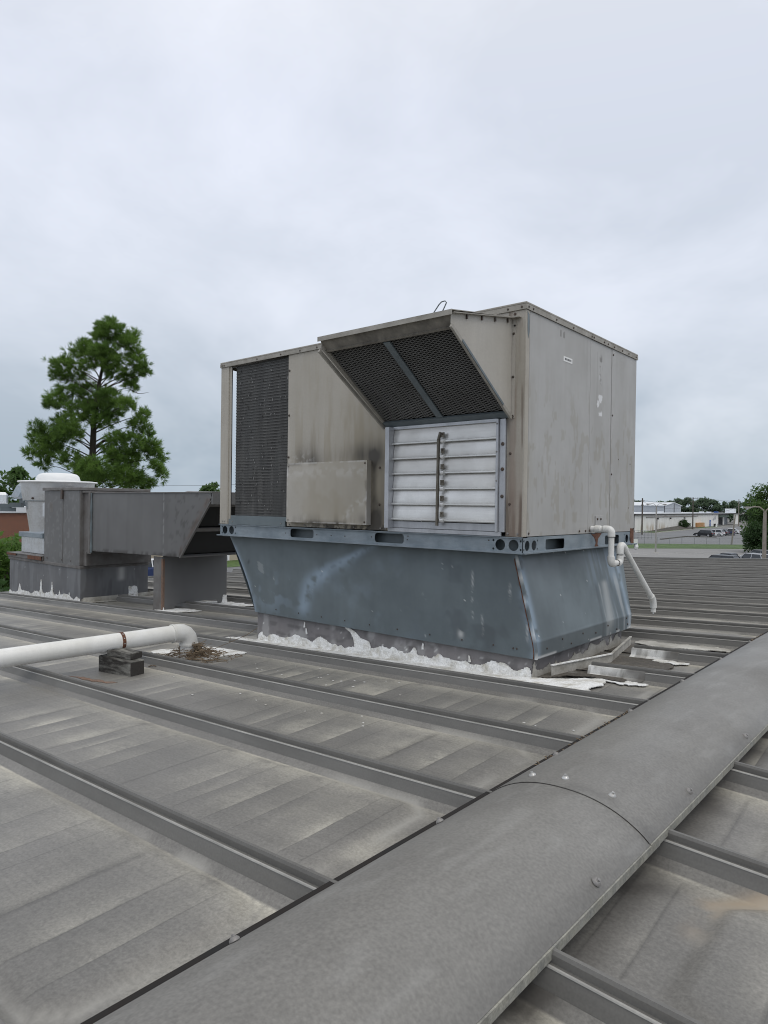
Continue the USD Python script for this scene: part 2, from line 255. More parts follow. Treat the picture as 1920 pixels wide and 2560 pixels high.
cat_ = trimesh.util.concatenate
def bx(x0, x1, y0, y1, z0, z1, c=0.):
    if c <= 0:
        m = trimesh.creation.box((x1 - x0, y1 - y0, z1 - z0)); m.apply_translation(((x0 + x1) / 2, (y0 + y1) / 2, (z0 + z1) / 2)); return m
    P = []
    for sx, a, b in ((-1, x0, x1), (1, x0, x1)):
        for sy in (-1, 1):
            for sz in (-1, 1):
                X, Y, Z = (x0 if sx < 0 else x1), (y0 if sy < 0 else y1), (z0 if sz < 0 else z1)
                P += [(X - sx * c, Y - sy * c, Z), (X - sx * c, Y, Z - sz * c), (X, Y - sy * c, Z - sz * c)]
    return trimesh.convex.convex_hull(np.array(P))
def frame_of(d):
    d = d / np.linalg.norm(d); a = np.array([0, 0, 1.]) if abs(d[2]) < .9 else np.array([1., 0, 0])
    u = np.cross(a, d); u /= np.linalg.norm(u); return u, np.cross(d, u)
def tube(pts, r, n=16, caps=True):
    pts = np.asarray(pts, float); r = np.broadcast_to(r, len(pts)); V = []; u = None
    for i in range(len(pts)):
        d = pts[min(i + 1, len(pts) - 1)] - pts[max(i - 1, 0)]; d /= np.linalg.norm(d)
        if u is None: u, w = frame_of(d)
        else: u = u - d * np.dot(u, d); u /= np.linalg.norm(u); w = np.cross(d, u)
        a = np.arange(n) * 2 * PI / n
        V.append(pts[i] + r[i] * (np.cos(a)[:, None] * u + np.sin(a)[:, None] * w))
    V = np.vstack(V); F = []
    for i in range(len(pts) - 1):
        for j in range(n):
            a, b = i * n + j, i * n + (j + 1) % n; F += [(a, b, b + n), (a, b + n, a + n)]
    if caps:
        k = len(V); V = np.vstack([V, pts[0], pts[-1]]); o = (len(pts) - 1) * n
        for j in range(n): F += [(k, (j + 1) % n, j), (k + 1, o + j, o + (j + 1) % n)]
    return trimesh.Trimesh(V, F, process=False)
def bar(a, b, w, h, upv=(0, 0, 1)):
    a, b = np.asarray(a, float), np.asarray(b, float); d = b - a; L = np.linalg.norm(d); d /= L
    s = np.cross(d, upv); s /= np.linalg.norm(s); t = np.cross(s, d)
    m = trimesh.creation.box((L, w, h)); T = np.eye(4); T[:3, 0], T[:3, 1], T[:3, 2], T[:3, 3] = d, s, t, (a + b) / 2
    m.apply_transform(T); return m
def cyl(a, b, r, n=20): return tube([a, b], r, n)
def ext(poly, o, U, V, th):
    """polygon in the plane o + x U + y V, extruded by th along U x V"""
    U, V = np.asarray(U, float), np.asarray(V, float); N = np.cross(U, V); N /= np.linalg.norm(N)
    out = []
    for g in getattr(poly, 'geoms', [poly]):
        if g.is_empty or g.geom_type != 'Polygon' or g.area < 1e-8: continue
        m = trimesh.creation.extrude_polygon(g, th, engine='earcut')
        p = m.vertices; m = trimesh.Trimesh(np.asarray(o, float) + p[:, :1] * U + p[:, 1:2] * V + p[:, 2:3] * N, m.faces, process=False)
        out.append(m)
    return cat_(out)
def prof_x(yz, x0, x1):  return ext(Polygon(yz), (x0, 0, 0), (0, 1, 0), (0, 0, 1), x1 - x0)
def slab(o, U, V, N, th, nu, nv):
    """a sheet with a finely divided front face (normal N) so that wear can be painted on it"""
    o, U, V, N = (np.asarray(a, float) for a in (o, U, V, N))
    s, t = np.meshgrid(np.linspace(0, 1, nu + 1), np.linspace(0, 1, nv + 1), indexing='ij')
    P = (o + s[..., None] * U + t[..., None] * V).reshape(-1, 3); idx = np.arange(len(P)).reshape(nu + 1, nv + 1)
    a, b, c, d = idx[:-1, :-1].ravel(), idx[1:, :-1].ravel(), idx[1:, 1:].ravel(), idx[:-1, 1:].ravel()
    flip = np.dot(np.cross(U, V), N) < 0
    F = np.vstack([np.stack([a, b, c], 1), np.stack([a, c, d], 1)])
    if flip: F = F[:, ::-1]
    k = len(P); corners = np.array([o, o + U, o + U + V, o + V]); Q = np.vstack([corners, corners - th * N])
    G = np.array([(k + 4, k + 6, k + 5), (k + 4, k + 7, k + 6)] + [t_ for i in range(4) for t_ in ((k + i, k + (i + 1) % 4 + 4, k + (i + 1) % 4), (k + i, k + i + 4, k + (i + 1) % 4 + 4))])
    if flip: G = G[:, ::-1]
    return trimesh.Trimesh(np.vstack([P, Q]), np.vstack([F, G]), process=False)
def jag(pts, amp, step=.012, seed=0, closed=True):
    """densify a polygon and make its outline irregular"""
    pts = np.asarray(pts, float); ring = np.vstack([pts, pts[:1]]); out = []
    for a, b in zip(ring[:-1], ring[1:]):
        n = max(2, int(np.linalg.norm(b - a) / step)); t = np.arange(n)[:, None] / n; out.append(a + (b - a) * t)
    p = np.vstack(out); q = np.c_[p * 22., np.zeros(len(p))]
    d = np.stack([meshkit.fbm(q, 4, seed) - .5, meshkit.fbm(q + 37., 4, seed + 9) - .5], 1)
    return Polygon(p + d * 2 * amp).buffer(0)
def blot(poly, res=.007, sig=.020, amp=1.1, scale=26., seed=0):
    """a smeared or splashed shape: the polygon's edge dissolves into bays, islands and holes"""
    from scipy.ndimage import gaussian_filter
    import shapely
    p = poly if isinstance(poly, Polygon) else Polygon(poly)
    x0, y0, x1, y1 = p.bounds; m_ = 2 * sig
    X, Y = np.meshgrid(np.arange(x0 - m_, x1 + m_, res), np.arange(y0 - m_, y1 + m_, res), indexing='ij')
    f_ = gaussian_filter(shapely.contains_xy(p.buffer(0), X, Y).astype(float), sig / res)
    q = np.stack([X * scale, Y * scale, 0 * X], -1)
    f_ = f_ + amp * (meshkit.fbm(q, 5, seed) - .5)
    on = np.pad((f_ > .5).astype(np.int8), ((0, 0), (1, 1))); d_ = np.diff(on, axis=1); r_, st_ = np.nonzero(d_ == 1); en_ = np.nonzero(d_ == -1)[1]
    bxs = shapely.box(X[0, 0] + (r_ - .5) * res, Y[0, 0] + (st_ - .5) * res, X[0, 0] + (r_ + .51) * res, Y[0, 0] + (en_ - .5) * res)
    g_ = unary_union(bxs).buffer(res * .55).buffer(-res * .75).simplify(res * .25)
    from shapely.geometry import MultiPolygon
    return MultiPolygon([k_ for k_ in getattr(g_, 'geoms', [g_]) if k_.area > 3e-5])
def fb(x, y, s, seed=0, o=4): return meshkit.fbm(np.stack([x * s, y * s, np.zeros_like(x)], -1), o, seed)
def sm(x, a, b): t = np.clip((x - a) / (b - a), 0, 1); return t * t * (3 - 2 * t)
def dseg(px, py, pts):
    d = np.full(px.shape, 9e9)
    for (ax, ay), (bx_, by) in zip(pts[:-1], pts[1:]):
        t = np.clip(((px - ax) * (bx_ - ax) + (py - ay) * (by - ay)) / ((bx_ - ax) ** 2 + (by - ay) ** 2), 0, 1)
        d = np.minimum(d, np.hypot(px - ax - t * (bx_ - ax), py - ay - t * (by - ay)))
    return d
def screw(parent, p, n, r=.006, h=.004, mat='screw'):
    p, n = np.asarray(p, float), np.asarray(n, float)
    put(parent, 'screw', tube([p, p + n * h * .4, p + n * h], [r, r, r * .7], 8), mat)
rng = np.random.default_rng(7)

# ================================================================== GROUND
GZ = -6.6
def ground_mat(name, c, c2, scale, grain=.1, rough=.85, gscale=8.):
    return wmat(name, c, c2, rough=rough, scale=scale, grain=grain, gscale=gscale)
M['earth'] = ground_mat('earth', (.17, .165, .155), (.14, .14, .13), .05)
M['lot'] = ground_mat('lot', (.245, .24, .232), (.205, .202, .196), .06, .06)
M['road'] = ground_mat('road', (.165, .168, .172), (.14, .143, .147), .05, .05)
M['grass'] = ground_mat('grass', (.065, .115, .022), (.045, .085, .020), .25, .25, gscale=3.)
M['line_paint'] = ground_mat('line_paint', (.55, .54, .5), (.4, .4, .38), 1., .1)
M['kerb'] = ground_mat('kerb', (.40, .39, .36), (.33, .32, .3), .6, .08)
M['soil'] = ground_mat('soil', (.085, .075, .06), (.05, .048, .04), .5, .2)
def flat(pts, z):
    p = Polygon(pts); v, f = trimesh.creation.triangulate_polygon(p, engine='earcut')
    return trimesh.Trimesh(np.c_[v, np.full(len(v), z)], f, process=False)
def flatup(pts, z):
    m = flat(pts, z)
    if m.face_normals[0][2] < 0: m.invert()
    return m
R = 2500
put(None, 'ground', flatup([(-R, -R), (R, -R), (R, R), (-R, R)], GZ), 'earth', kind='structure')
put(None, 'parking_lot', flatup([(-50, 14), (60, 14), (60, 170), (14, 152.5), (-25, 132.8), (-43, 112.8), (-48, 60)], GZ + .004), 'lot', kind='structure')
put(None, 'grass_verge', flatup([(-62, 91), (-43, 112.8), (-25, 132.8), (14, 152.5), (60, 172), (60, 200), (12, 172), (-29, 148.6), (-49, 129), (-70, 104)], GZ + .03), 'grass', kind='structure')
put(None, 'street', flatup([(-120, 90), (-70, 104), (-49, 129), (-29, 148.6), (12, 172), (60, 200), (60, 330), (-69.5, 330), (-69, 250), (-63.5, 190), (-120, 175)], GZ + .004), 'road', kind='structure')
# verge with kerb along the warehouse
put(None, 'grass_bank', flatup([(-70.9, 196), (-65.5, 197), (-70.5, 262), (-70.5, 290), (-76.5, 290)], GZ + .05), 'grass', kind='structure')
put(None, 'kerb', cat_([bar((-65.2, 197, GZ + .08), (-70.2, 262, GZ + .08), .5, .16), bar((-70.2, 262, GZ + .08), (-70.2, 290, GZ + .08), .5, .16)]), 'kerb', kind='structure')
put(None, 'soil_bank', trimesh.convex.convex_hull(np.array([(-71.2, 205, GZ), (-68.2, 206, GZ), (-71.7, 262, GZ), (-75.6, 262, GZ), (-72, 225, GZ + .8), (-73.2, 240, GZ + 1.1), (-75.2, 258, GZ + .9)])), 'soil', kind='structure')
put(None, 'left_road', flatup([(-57.5, -20), (-50, -20), (-50, 80), (-58.2, 80)], GZ + .004), 'road', kind='structure')
put(None, 'left_lawn', flatup([(-64.2, -20), (-57.6, -20), (-58.3, 80), (-66, 80)], GZ + .03), 'grass', kind='structure')
put(None, 'bay_line', cat_([bar((-42 + k * 2.2, 100 + k * 2.4, GZ + .012), (-36.5 + k * 2.2, 97.6 + k * 2.4, GZ + .012), .12, .006) for k in range(6)]), 'line_paint', kind='structure')

# ================================================================== THE BUILDING UNDER US
XE_L, XE_R, YN, YF = -8.40, 10.66, -7.0, 10.78
bld = thing('metal_building', 'low building with the grey standing seam metal roof that fills the foreground', 'building', (XR, 2.5, GZ))
M['siding'] = wmat('siding', (.42, .41, .38), (.36, .35, .33), rough=.5, scale=.6, grain=.03, streak=.1)
for (x0, x1, y0, y1) in ((XE_L + .35, XE_L + .5, YN + .3, YF - .3), (XE_R - .5, XE_R - .35, YN + .3, YF - .3)):
    put(bld, 'wall', bx(x0, x1, y0, y1, GZ, -1.13), 'siding')
for y in (YN + .15, YF - .30):
    put(bld, 'wall', ext(Polygon([(XE_L + .35, GZ), (XE_R - .35, GZ), (XE_R - .35, zr(XE_R) - .02), (XR, ZR - .02), (XE_L + .35, zl(XE_L) - .02)]), (0, y + .15, 0), (1, 0, 0), (0, 0, 1), .15), 'siding')
SX = lambda y: .0068 * (y + .86)      # the ridge cap runs very slightly off square
def pan(side, k):
    """one bay between two seams: a grid, dense near the ridge where the pressed end plateau lies"""
    ya = (Y0 if side < 0 else Y0 + .10) + DY * k
    if side < 0: xs = np.r_[XR - .02, np.linspace(.80, -.10, 46), np.linspace(-.2, -3.2, 31) if -5 < k < 4 else np.linspace(-.4, -3.2, 8), np.linspace(-3.6, XE_L, 14)]
    else: xs = np.r_[XR + .02, np.linspace(1.02, 2.2, 60), np.linspace(2.5, XE_R, 24)]
    ys = ya + np.r_[.0315, .056, np.linspace(.066, DY - .066, 24), DY - .056, DY - .0315]
    X, Y = np.meshgrid(xs, ys, indexing='ij')
    t = (.735 - X) if side < 0 else (X - 1.165)
    w = Y - ya
    # plateau: starts some way from the cap, its front corners cut off
    jit = (meshkit.noise(np.array([k * 3.7, side, 0.5])) - .5) * .06
    d1 = t - (.17 + jit); d2 = (w - .10); d3 = (DY - .085 - w); d4 = (t - .10 + (w - .10) * .9) / 1.35 - .07; d5 = (t - .10 + (DY - .085 - w) * 1.1) / 1.5 - .08
    d = np.minimum.reduce([d1, d2 + .02, d3 + .02, d4, d5])
    h = (.010 if side < 0 else .017) * sm(d, -.012, .022) * (1 - .6 * sm(t, .7, 1.4))
    if side < 0 and k in (3, 4, 5): h *= 0
    h += (.0065 if k not in (3, 4, 5) else .003) * (meshkit.fbm(np.stack([X * 2.1, Y * 4.5, np.full_like(X, k)], -1), 2, 5) - .5)
    edge = sm(np.minimum(w, DY - w), .05, .07); Z = zroof(X) + h * edge + np.where(np.minimum(w, DY - w) < .04, .0158, np.where(np.minimum(w, DY - w) < .06, .0012, 0.))
    ring = np.exp(-((d + .012) / .016) ** 2) * (1 - sm(t, .45, 1.0)) * (t > .0)
    nz = meshkit.fbm(np.stack([X * 7, Y * 7, np.zeros_like(X) + k], -1), 4, 3)
    pt = np.zeros(X.shape + (3,))
    fade = sm(nz, .34, .62)
    if side < 0:
        pt[..., 1] = .65 * ring * fade
    else:
        pt[..., 2] = 1.0 * np.exp(-((d + .02) / .03) ** 2) * sm(nz, .36, .56) * (1 - sm(t, .5, .9)) * (t > .05) * sm(w, .25, .5)
        pt[..., 1] = .45 * ring * fade
        pt[..., 0] = .55 * (1 - sm(t, .0, .22)) * sm(nz, .40, .62) * sm(w, .2, .5) + .25 * (1 - sm(t, 0, .06))
    if side < 0:
        pt[..., 0] += .5 * (1 - sm(t, -.02, .03))
        # grime around the two curbs
        for (x0, x1, y0, y1) in ((-2.35, .35, -.05, 1.45), (-8.1, -5.9, .5, 1.6)):
            dd = np.maximum.reduce([x0 - X, X - x1, y0 - Y, Y - y1]); pt[..., 0] = np.maximum(pt[..., 0], .5 * (1 - sm(dd, -.1, .14)) * sm(nz, .35, .6))
    idx = np.arange(X.size).reshape(X.shape); a, b, c, e = idx[:-1, :-1].ravel(), idx[1:, :-1].ravel(), idx[1:, 1:].ravel(), idx[:-1, 1:].ravel()
    F = np.vstack([np.stack([a, b, c], 1), np.stack([a, c, e], 1)])
    m = trimesh.Trimesh(np.stack([X, Y, Z], -1).reshape(-1, 3), F, process=False)
    if m.face_normals[:, 2].mean() < 0: m.invert()
    P = pt.reshape(-1, 3)
    put(bld, 'roof_panel', m, 'pan_left' if side < 0 else 'pan_right', smooth=True, paint=lambda v: P)
RIB = [(-.034, .008), (-.0305, .0155), (-.018, .049), (-.012, .0505), (-.0065, .0505)]
SEAM = [(-.0065, .049), (-.0075, .066), (-.004, .0725), (.004, .0725), (.0065, .066), (.0065, .049)]
def rib(side, k, x0, x1, parent=bld):
    y = (Y0 if side < 0 else Y0 + .10) + DY * k
    sgn = S_ROOF if side < 0 else -S_ROOF
    z0 = float(zroof(x0)); U = np.array([1, 0, (float(zroof(x1)) - z0) / (x1 - x0)])
    full = RIB + [(-a, b) for a, b in RIB[::-1]]
    def mk(pr):
        m = ext(Polygon(pr), (0, 0, 0), (0, 1, 0), (0, 0, 1), x1 - x0)
        v = m.vertices.copy(); v[:, 2] += v[:, 0] * U[2]; v += (x0, y, z0); return trimesh.Trimesh(v, m.faces, process=False)
    r = put(parent, 'seam_rib', mk(full), 'rib')
    put(r, 'seam', mk(SEAM), 'seam')
    put(r, 'lip', mk([(-.0196, .0484), (-.0182, .0512), (-.0148, .0519), (-.0148, .0490)]), 'lip')
for k in range(-8, 21):
    for side in (-1, 1):
        pan(side, k)
        if side < 0:
            if k in (4, 5):
                segs = [(-5.75, -2.42), (.22, .80)] if k == 5 else [(XE_L, -2.42), (.22, .80)]
                for a, b in segs: rib(side, k, a, b)
                if k == 5: rib(side, k, XE_L, -8.15)
            else: rib(side, k, XE_L, .80)
        else: rib(side, k, 1.03, XE_R)
# gable and eave trim
put(bld, 'gable_trim', cat_([bar((XE_L, YF - .02, float(zl(XE_L)) + .0), (XR, YF - .02, ZR + .0), .12, .13), bar((XR, YF - .02, ZR + .0), (XE_R, YF - .02, float(zr(XE_R)) + .0), .12, .13)]), 'rib')
put(bld, 'gutter', bx(XE_L - .13, XE_L + .03, YN, YF, zl(XE_L) - .16, zl(XE_L) - .02, .01), 'rib')
put(bld, 'gutter', bx(XE_R - .03, XE_R + .13, YN, YF, zr(XE_R) - .16, zr(XE_R) - .02, .01), 'rib')
# ridge cap: lengths lapping at y = -1.49
XA, XB, ZE = .738, 1.166, ZPAN + S_ROOF * .735 + .0765
def cap_z(x, lift=0.):
    t = (x - XA) / (XB - XA); return ZE + .072 * np.power(np.clip(1 - np.abs(2 * t - 1) ** 2.3, 0, 1), .9) + lift
def ridge_cap(y0, y1, lift):
    xs = np.r_[XA, np.linspace(XA, XB, 33), XB]; n = len(xs)
    z = cap_z(xs, lift); z[0] -= .012; z[-1] -= .017
    ny = max(2, int((y1 - y0) / (.03 if -4.6 < y0 < 1.6 else .25))); Y = np.linspace(y0, y1, ny + 1); V = []
    for y in Y:
        wv = .0045 * (meshkit.fbm(np.stack([xs * 3.5, np.full(n, y * 1.3), 0 * xs], -1), 2, 77) - .5) * sm(np.minimum(xs - XA, XB - xs), .0, .08); V.append(np.stack([xs + SX(y), np.full(n, y), z + wv], 1))
    top = np.vstack(V); bot = top - (0, 0, .0025); N_ = len(top); F = []
    for j in range(ny):
        for i in range(n - 1):
            a, b, c, d = j * n + i, j * n + i + 1, (j + 1) * n + i + 1, (j + 1) * n + i
            F += [(a, b, c), (a, c, d), (N_ + a, N_ + c, N_ + b), (N_ + a, N_ + d, N_ + c)]
    for i in range(n - 1):
        for j, s_ in ((0, 1), (ny, -1)):
            a, b = j * n + i, j * n + i + 1; q = [(a, N_ + a, N_ + b), (a, N_ + b, b)]; F += q if s_ > 0 else [t[::-1] for t in q]
    m = trimesh.Trimesh(np.vstack([top, bot]), F, process=False)
    def pnt(v):
        x, y = v[:, 0], v[:, 1]; a = meshkit.fbm(np.stack([x * 5, y * 1.6, 0 * x], -1), 4, 5); b = meshkit.fbm(np.stack([x * 24, y * 24, 0 * x], -1), 4, 6); c_ = meshkit.fbm(np.stack([x * 3, y * 2.5, 0 * x], -1), 4, 9)
        lt = .05 * sm(a, .50, .70) + .08 * sm(meshkit.fbm(np.stack([x * 9 + y * 6, y * 1.2 - x * 40, 0 * x], -1), 3, 12), .66, .72)
        return np.stack([.09 * sm(c_, .50, .7) + .25 * sm(XB + SX(y) - x, .05, .0) + .22 * sm(-1.44 - y, .10, .0) * (y < -1.43) * (y > -4.3) * sm(b, .3, .6) + .06 * sm(b, .55, .72) + .3 * sm(x - XA - SX(y), .05, .0) * sm(b, .35, .6), lt, 0 * x], 1)
    c = put(bld, 'ridge_cap', m, 'cap', smooth=40, paint=pnt)
    ym = (y0 + y1) / 2
    h = cat_([bar((XB + SX(y0) + .0015, y0 + .002, ZE - .0105 + lift), (XB + SX(y1) + .0015, y1 - .002, ZE - .0105 + lift), .004, .019)])
    put(c, 'hem', h, 'hem')
    return c
caps = [ridge_cap(YN, -4.45, 0.004), ridge_cap(-4.55, -1.43, .0), ridge_cap(-1.49, 1.56, .0026), ridge_cap(1.49, 4.6, .001), ridge_cap(4.53, 7.6, 0.), ridge_cap(7.53, YF + .05, .003)]
# the lap joint lies with the farther length over the nearer one
def capscrew(y, x, mat='screw_bright', r=.0066):
    x = x + SX(y); zz = float(cap_z(np.array([x - SX(y)]))[0]) + .002
    e = .004; nx = -(float(cap_z(np.array([min(x - SX(y) + e, XB)]))[0]) - float(cap_z(np.array([max(x - SX(y) - e, XA)]))[0])) / (2 * e)
    nrm = np.array([nx, 0, 1.]); nrm /= np.linalg.norm(nrm); p = np.array([x, y, zz])
    c = caps[max(i for i, s_ in enumerate((YN, -4.5, -1.49, 1.5, 4.55, 7.55)) if y >= s_ - .001)]
    w = put(c, 'screw', tube([p, p + nrm * .003, p + nrm * .0065, p + nrm * .0068], [r * 1.5, r * 1.45, r * .9, r * .8], 16), mat, smooth=40)
    put(c, 'screw_head', tube([p + nrm * .0066, p + nrm * .011], [r * .62, r * .55], 6), mat)
for i in range(-7, 24):
    if -2.365 + .605 * i < YF - .1: capscrew(-2.365 + .605 * i, .762, 'screw_grey')
    if -1.755 + .605 * i < YF - .1: capscrew(-1.755 + .605 * i, 1.150, 'screw_grey')
for x in (.83, .925, 1.05): capscrew(-1.43 + .0, x, 'screw_bright')
xs_l = np.linspace(XA + .002, XB - .002, 40)
put(caps[2], 'lap_seam', tube([(x + SX(-1.49), -1.4905, float(cap_z(np.array([x]))[0]) + .0008) for x in xs_l], .0009, 5), 'gasket')
# closure strip with debris under the near edge of the cap
for xa, xb in ((XA - .024, XA + .02), (XB - .13, XB - .10)):
    put(bld, 'closure_strip', cat_([ext(Polygon([(xa, ZE - .078), (xb, ZE - .078), (xb, ZE - .004), (xa + .004 if xa < .9 else xa, ZE - .004)]), (SX(YN), YF, 0), (1, 0, 0), (0, 0, 1), .001)] +
        [trimesh.Trimesh(*(lambda A, B: (np.vstack([A, B]), [(0, 1, 5), (0, 5, 4), (1, 2, 6), (1, 6, 5), (2, 3, 7), (2, 7, 6), (3, 0, 4), (3, 4, 7)]))(
            np.array([(xa + SX(YN), YN, ZE - .078), (xb + SX(YN), YN, ZE - .078), (xb + SX(YN), YN, ZE - .006), (xa + SX(YN), YN, ZE - .006)]),
            np.array([(xa + SX(YF), YF, ZE - .078), (xb + SX(YF), YF, ZE - .078), (xb + SX(YF), YF, ZE - .006), (xa + SX(YF), YF, ZE - .006)])), process=False)]), 'gasket')
db = []
for i in range(420):
    y = rng.uniform(-3.2, 3); 
    if meshkit.noise(np.array([y * 3, 0, 0])) < .45: continue
    p = np.array([XA - .016 + SX(y) + rng.normal(0, .004), y, ZE - .005 + rng.uniform(-.001, .003)]); d = rng.normal(size=3); d[2] *= .3; d /= np.linalg.norm(d)
    db.append(bar(p - d * rng.uniform(.002, .006), p + d * .004, .004, .0015))
put(bld, 'debris', cat_(db), 'twig', kind='stuff')
# pan screws with washers near the ridge
for (x, y) in ((.555, -2.0), (.35, 2.6)):
    z = float(zl(x)) + .009; put(bld, 'screw', tube([(x, y, z), (x, y, z + .003), (x, y, z + .0032), (x, y, z + .009)], [.016, .015, .007, .006], 14), 'screw_grey')
# rust stain on the pan in front of the block
rs = jag([(-2.12, -1.31), (-1.98, -1.275), (-1.80, -1.262), (-1.72, -1.235), (-1.73, -1.262), (-1.86, -1.30)], .02, seed=4)
put(bld, 'rust_stain', ext(rs, (0, 0, ZPAN + .004), (1, 0, S_ROOF), (0, 1, 0), .002), 'rust_soft')

# ================================================================== ROOFTOP UNIT
L, W, H = 2.518, 1.52, 1.274
X0 = -L
ut = thing('rooftop_unit', 'large weathered beige rooftop air conditioner with slanted mesh intake hood above silver louvres', 'air conditioner', (-L / 2, W / 2, 0))
# base rail with slots and round holes
def slot(cx, cz, w, h, r): return sbox(cx - w / 2 + r, cz - h / 2 + r, cx + w / 2 - r, cz + h / 2 - r).buffer(r, 6)
fr = sbox(X0, .004, .0, .082)
for c_, w_ in ((-1.632, .223), (-.882, .223)): fr = fr.difference(slot(c_, .043, w_, .056, .018))
for c_ in (-2.458, -2.380, -.131, -.053): fr = fr.difference(Point(c_, .040).buffer(.029, 10))
for c_ in (-2.49, -2.335, -.172, -.012):
    for z_ in (.018, .062): fr = fr.difference(Point(c_, z_).buffer(.006, 5))
def ragp(v):
    p = np.zeros((len(v), 3)); return p
rail = put(ut, 'base_rail', cat_([ext(fr, (0, .003, 0), (1, 0, 0), (0, 0, 1), .003), bx(X0 - .012, .008, -.022, .003, -.002, .004), bx(X0, 0, -.012, -.0005, .078, .082), bx(X0, 0, .003, .05, .079, .082)]), 'galv_rail')
rr_ = sbox(.0, .004, W, .082)
for c_ in (.361, 1.152): rr_ = rr_.difference(slot(c_, .038, .226, .056, .014))
for c_ in (.047, .120, W - .12, W - .047): rr_ = rr_.difference(Point(c_, .038).buffer(.026, 10))
for c_ in (.012, .155, W - .155, W - .012):
    for z_ in (.018, .062): rr_ = rr_.difference(Point(c_, z_).buffer(.006, 5))
put(ut, 'base_rail', cat_([ext(rr_, (-.003, 0, 0), (0, 1, 0), (0, 0, 1), .003), bx(-.003, .022, -.01, W + .01, -.002, .004), bx(-.05, -.003, 0, W, .079, .082)]), 'galv_rail')
put(ut, 'base_rail', cat_([bx(X0, 0, W - .003, W, .004, .082), bx(X0, 0, W - .0005, W + .02, -.002, .004)]), 'galv_rail')
lr = sbox(0, .004, W, .082)
for c_ in (.361, 1.152): lr = lr.difference(slot(c_, .04, .226, .056, .014))
put(ut, 'base_rail', cat_([ext(lr, (X0, 0, 0), (0, 1, 0), (0, 0, 1), .003), bx(X0 - .02, X0 + .003, 0, W, -.002, .004)]), 'galv_rail')
put(ut, 'base_pan', bx(X0 + .01, -.01, .01, W - .01, .083, .092), 'interior')
put(ut, 'inner_rail', cat_([bx(X0 + .02, -.06, .055, .060, .0, .082), bx(-.062, -.057, .055, W - .02, .0, .082)]), 'galv_dark')
# rust run on the right rail below the drain, and at its far end
put(ut, 'rust_stain', ext(jag([(.83, .081), (.985, .081), (.955, .062), (.93, .05), (.925, .02), (.94, .004), (.885, .004), (.90, .03), (.88, .055)], .006, .006, 2), (.0005, 0, 0), (0, 1, 0), (0, 0, 1), .0012), 'rust')
put(ut, 'rust_stain', ext(jag([(1.45, .105), (1.515, .105), (1.518, .0), (1.47, .005), (1.455, .04)], .008, .006, 5), (.0008, 0, 0), (0, 1, 0), (0, 0, 1), .0012), 'rust')
# --- front: posts and panels
put(ut, 'corner_post', cat_([bx(X0, -2.432, -.004, .004, .084, 1.236, .002), bx(-2.432, -2.425, -.004, .012, .084, 1.236), bx(-2.426, -2.396, .004, .010, .084, 1.236), bx(X0, X0 + .006, .004, .072, .084, 1.236)]), 'cabinet_post')
def front_paint(v):
    x, z = v[:, 0], v[:, 2]; n = fb(x, z, 9, 1); n2 = meshkit.fbm(np.stack([x * 26, z * 3, 0 * x], -1), 4, 8); n3 = fb(x, z, 40, 4)
    d = np.zeros_like(x)
    d += 1.2 * np.exp(-((x + 1.545) / .085) ** 2) * sm(z, .50, .51) * np.exp(-((z - .50) / .085)) * (.35 + n2)
    d += .40 * np.exp(-((x + 1.66) / .05) ** 2) * np.exp(-(((z - .55) / .07) ** 2))
    d += .95 * np.exp(-((x + 1.03) / .16) ** 2) * np.exp(-(((z - .54) / .085) ** 2)) * (.35 + n2)
    d += .25 * np.exp(-((x + 1.35) / .25) ** 2) * np.exp(-(((z - .53) / .06) ** 2)) * (.2 + n2)
    d += .75 * np.exp(-((x + 1.005) / .028) ** 2) * sm(z, .60, .52) * (.45 + n) 
    d += 1.5 * np.exp(-((x + .985) / .055) ** 2) * np.exp(-(((z - .165) / .095) ** 2)) * (.3 + 1.2 * n)
    d += .9 * sm(z, .135, .092) * sm(n3, .42, .56) * sm(x, -1.78, -1.35)
    d += .35 * np.exp(-((x + .935) / .035) ** 2) * sm(z, .75, .3) * (n2 * 1.3)
    b = .25 + .8 * sm(x, -1.45, -.95) * sm(z, 1.05, .45) * (.4 + n) + .25 * sm(z, .55, .1) + .22 * sm(n2, .45, .7)
    b += .35 * sm(z, .95, .6) * np.exp(-((x + 1.4) / .35) ** 2) * sm(n2, .4, .7)
    lt = .35 * np.exp(-((x + 1.63) / .10) ** 2) * np.exp(-((z - .52) / .05) ** 2) * sm(n3, .5, .62)
    return np.stack([d, lt, b], 1)
put(ut, 'side_panel', slab((-1.777, -.002, .088), (.882, 0, 0), (0, 0, 1.148), (0, -1, 0), .02, 170, 210), 'cabinet', paint=front_paint, label='soot-stained middle front panel')
def cover_paint(v):
    x, z = v[:, 0], v[:, 2]; n = fb(x, z, 8, 21); n2 = fb(x * 1., z * .3, 18, 5); n3 = fb(x, z, 30, 6)
    e = np.minimum.reduce([x + 1.736, -1.024 - x, z - .117, .505 - z])
    b = .75 * sm(x, -1.75, -1.3) * (.45 + .8 * n2) * .8 + .25 * sm(n, .45, .65)
    lt = .35 * np.exp(-((dseg(x, z, [(-1.2, .16), (-1.12, .24), (-1.02, .27)]) / .02) ** 2)) * sm(n3, .4, .6) + .22 * np.exp(-(((z - .42) - .05 * n) / .03) ** 2) * sm(n3, .42, .62) + .45 * (1 - sm(e, .002, .012)) * sm(n3, .35, .6)
    d = .8 * (1 - sm(e, .0, .03)) * sm(n, .45, .62) + .5 * sm(z, .20, .12) * sm(n2, .4, .65) + .6 * np.exp(-((np.hypot(x + 1.06, z - .15)) / .035) ** 2)
    return np.stack([d * .7, lt, b], 1)
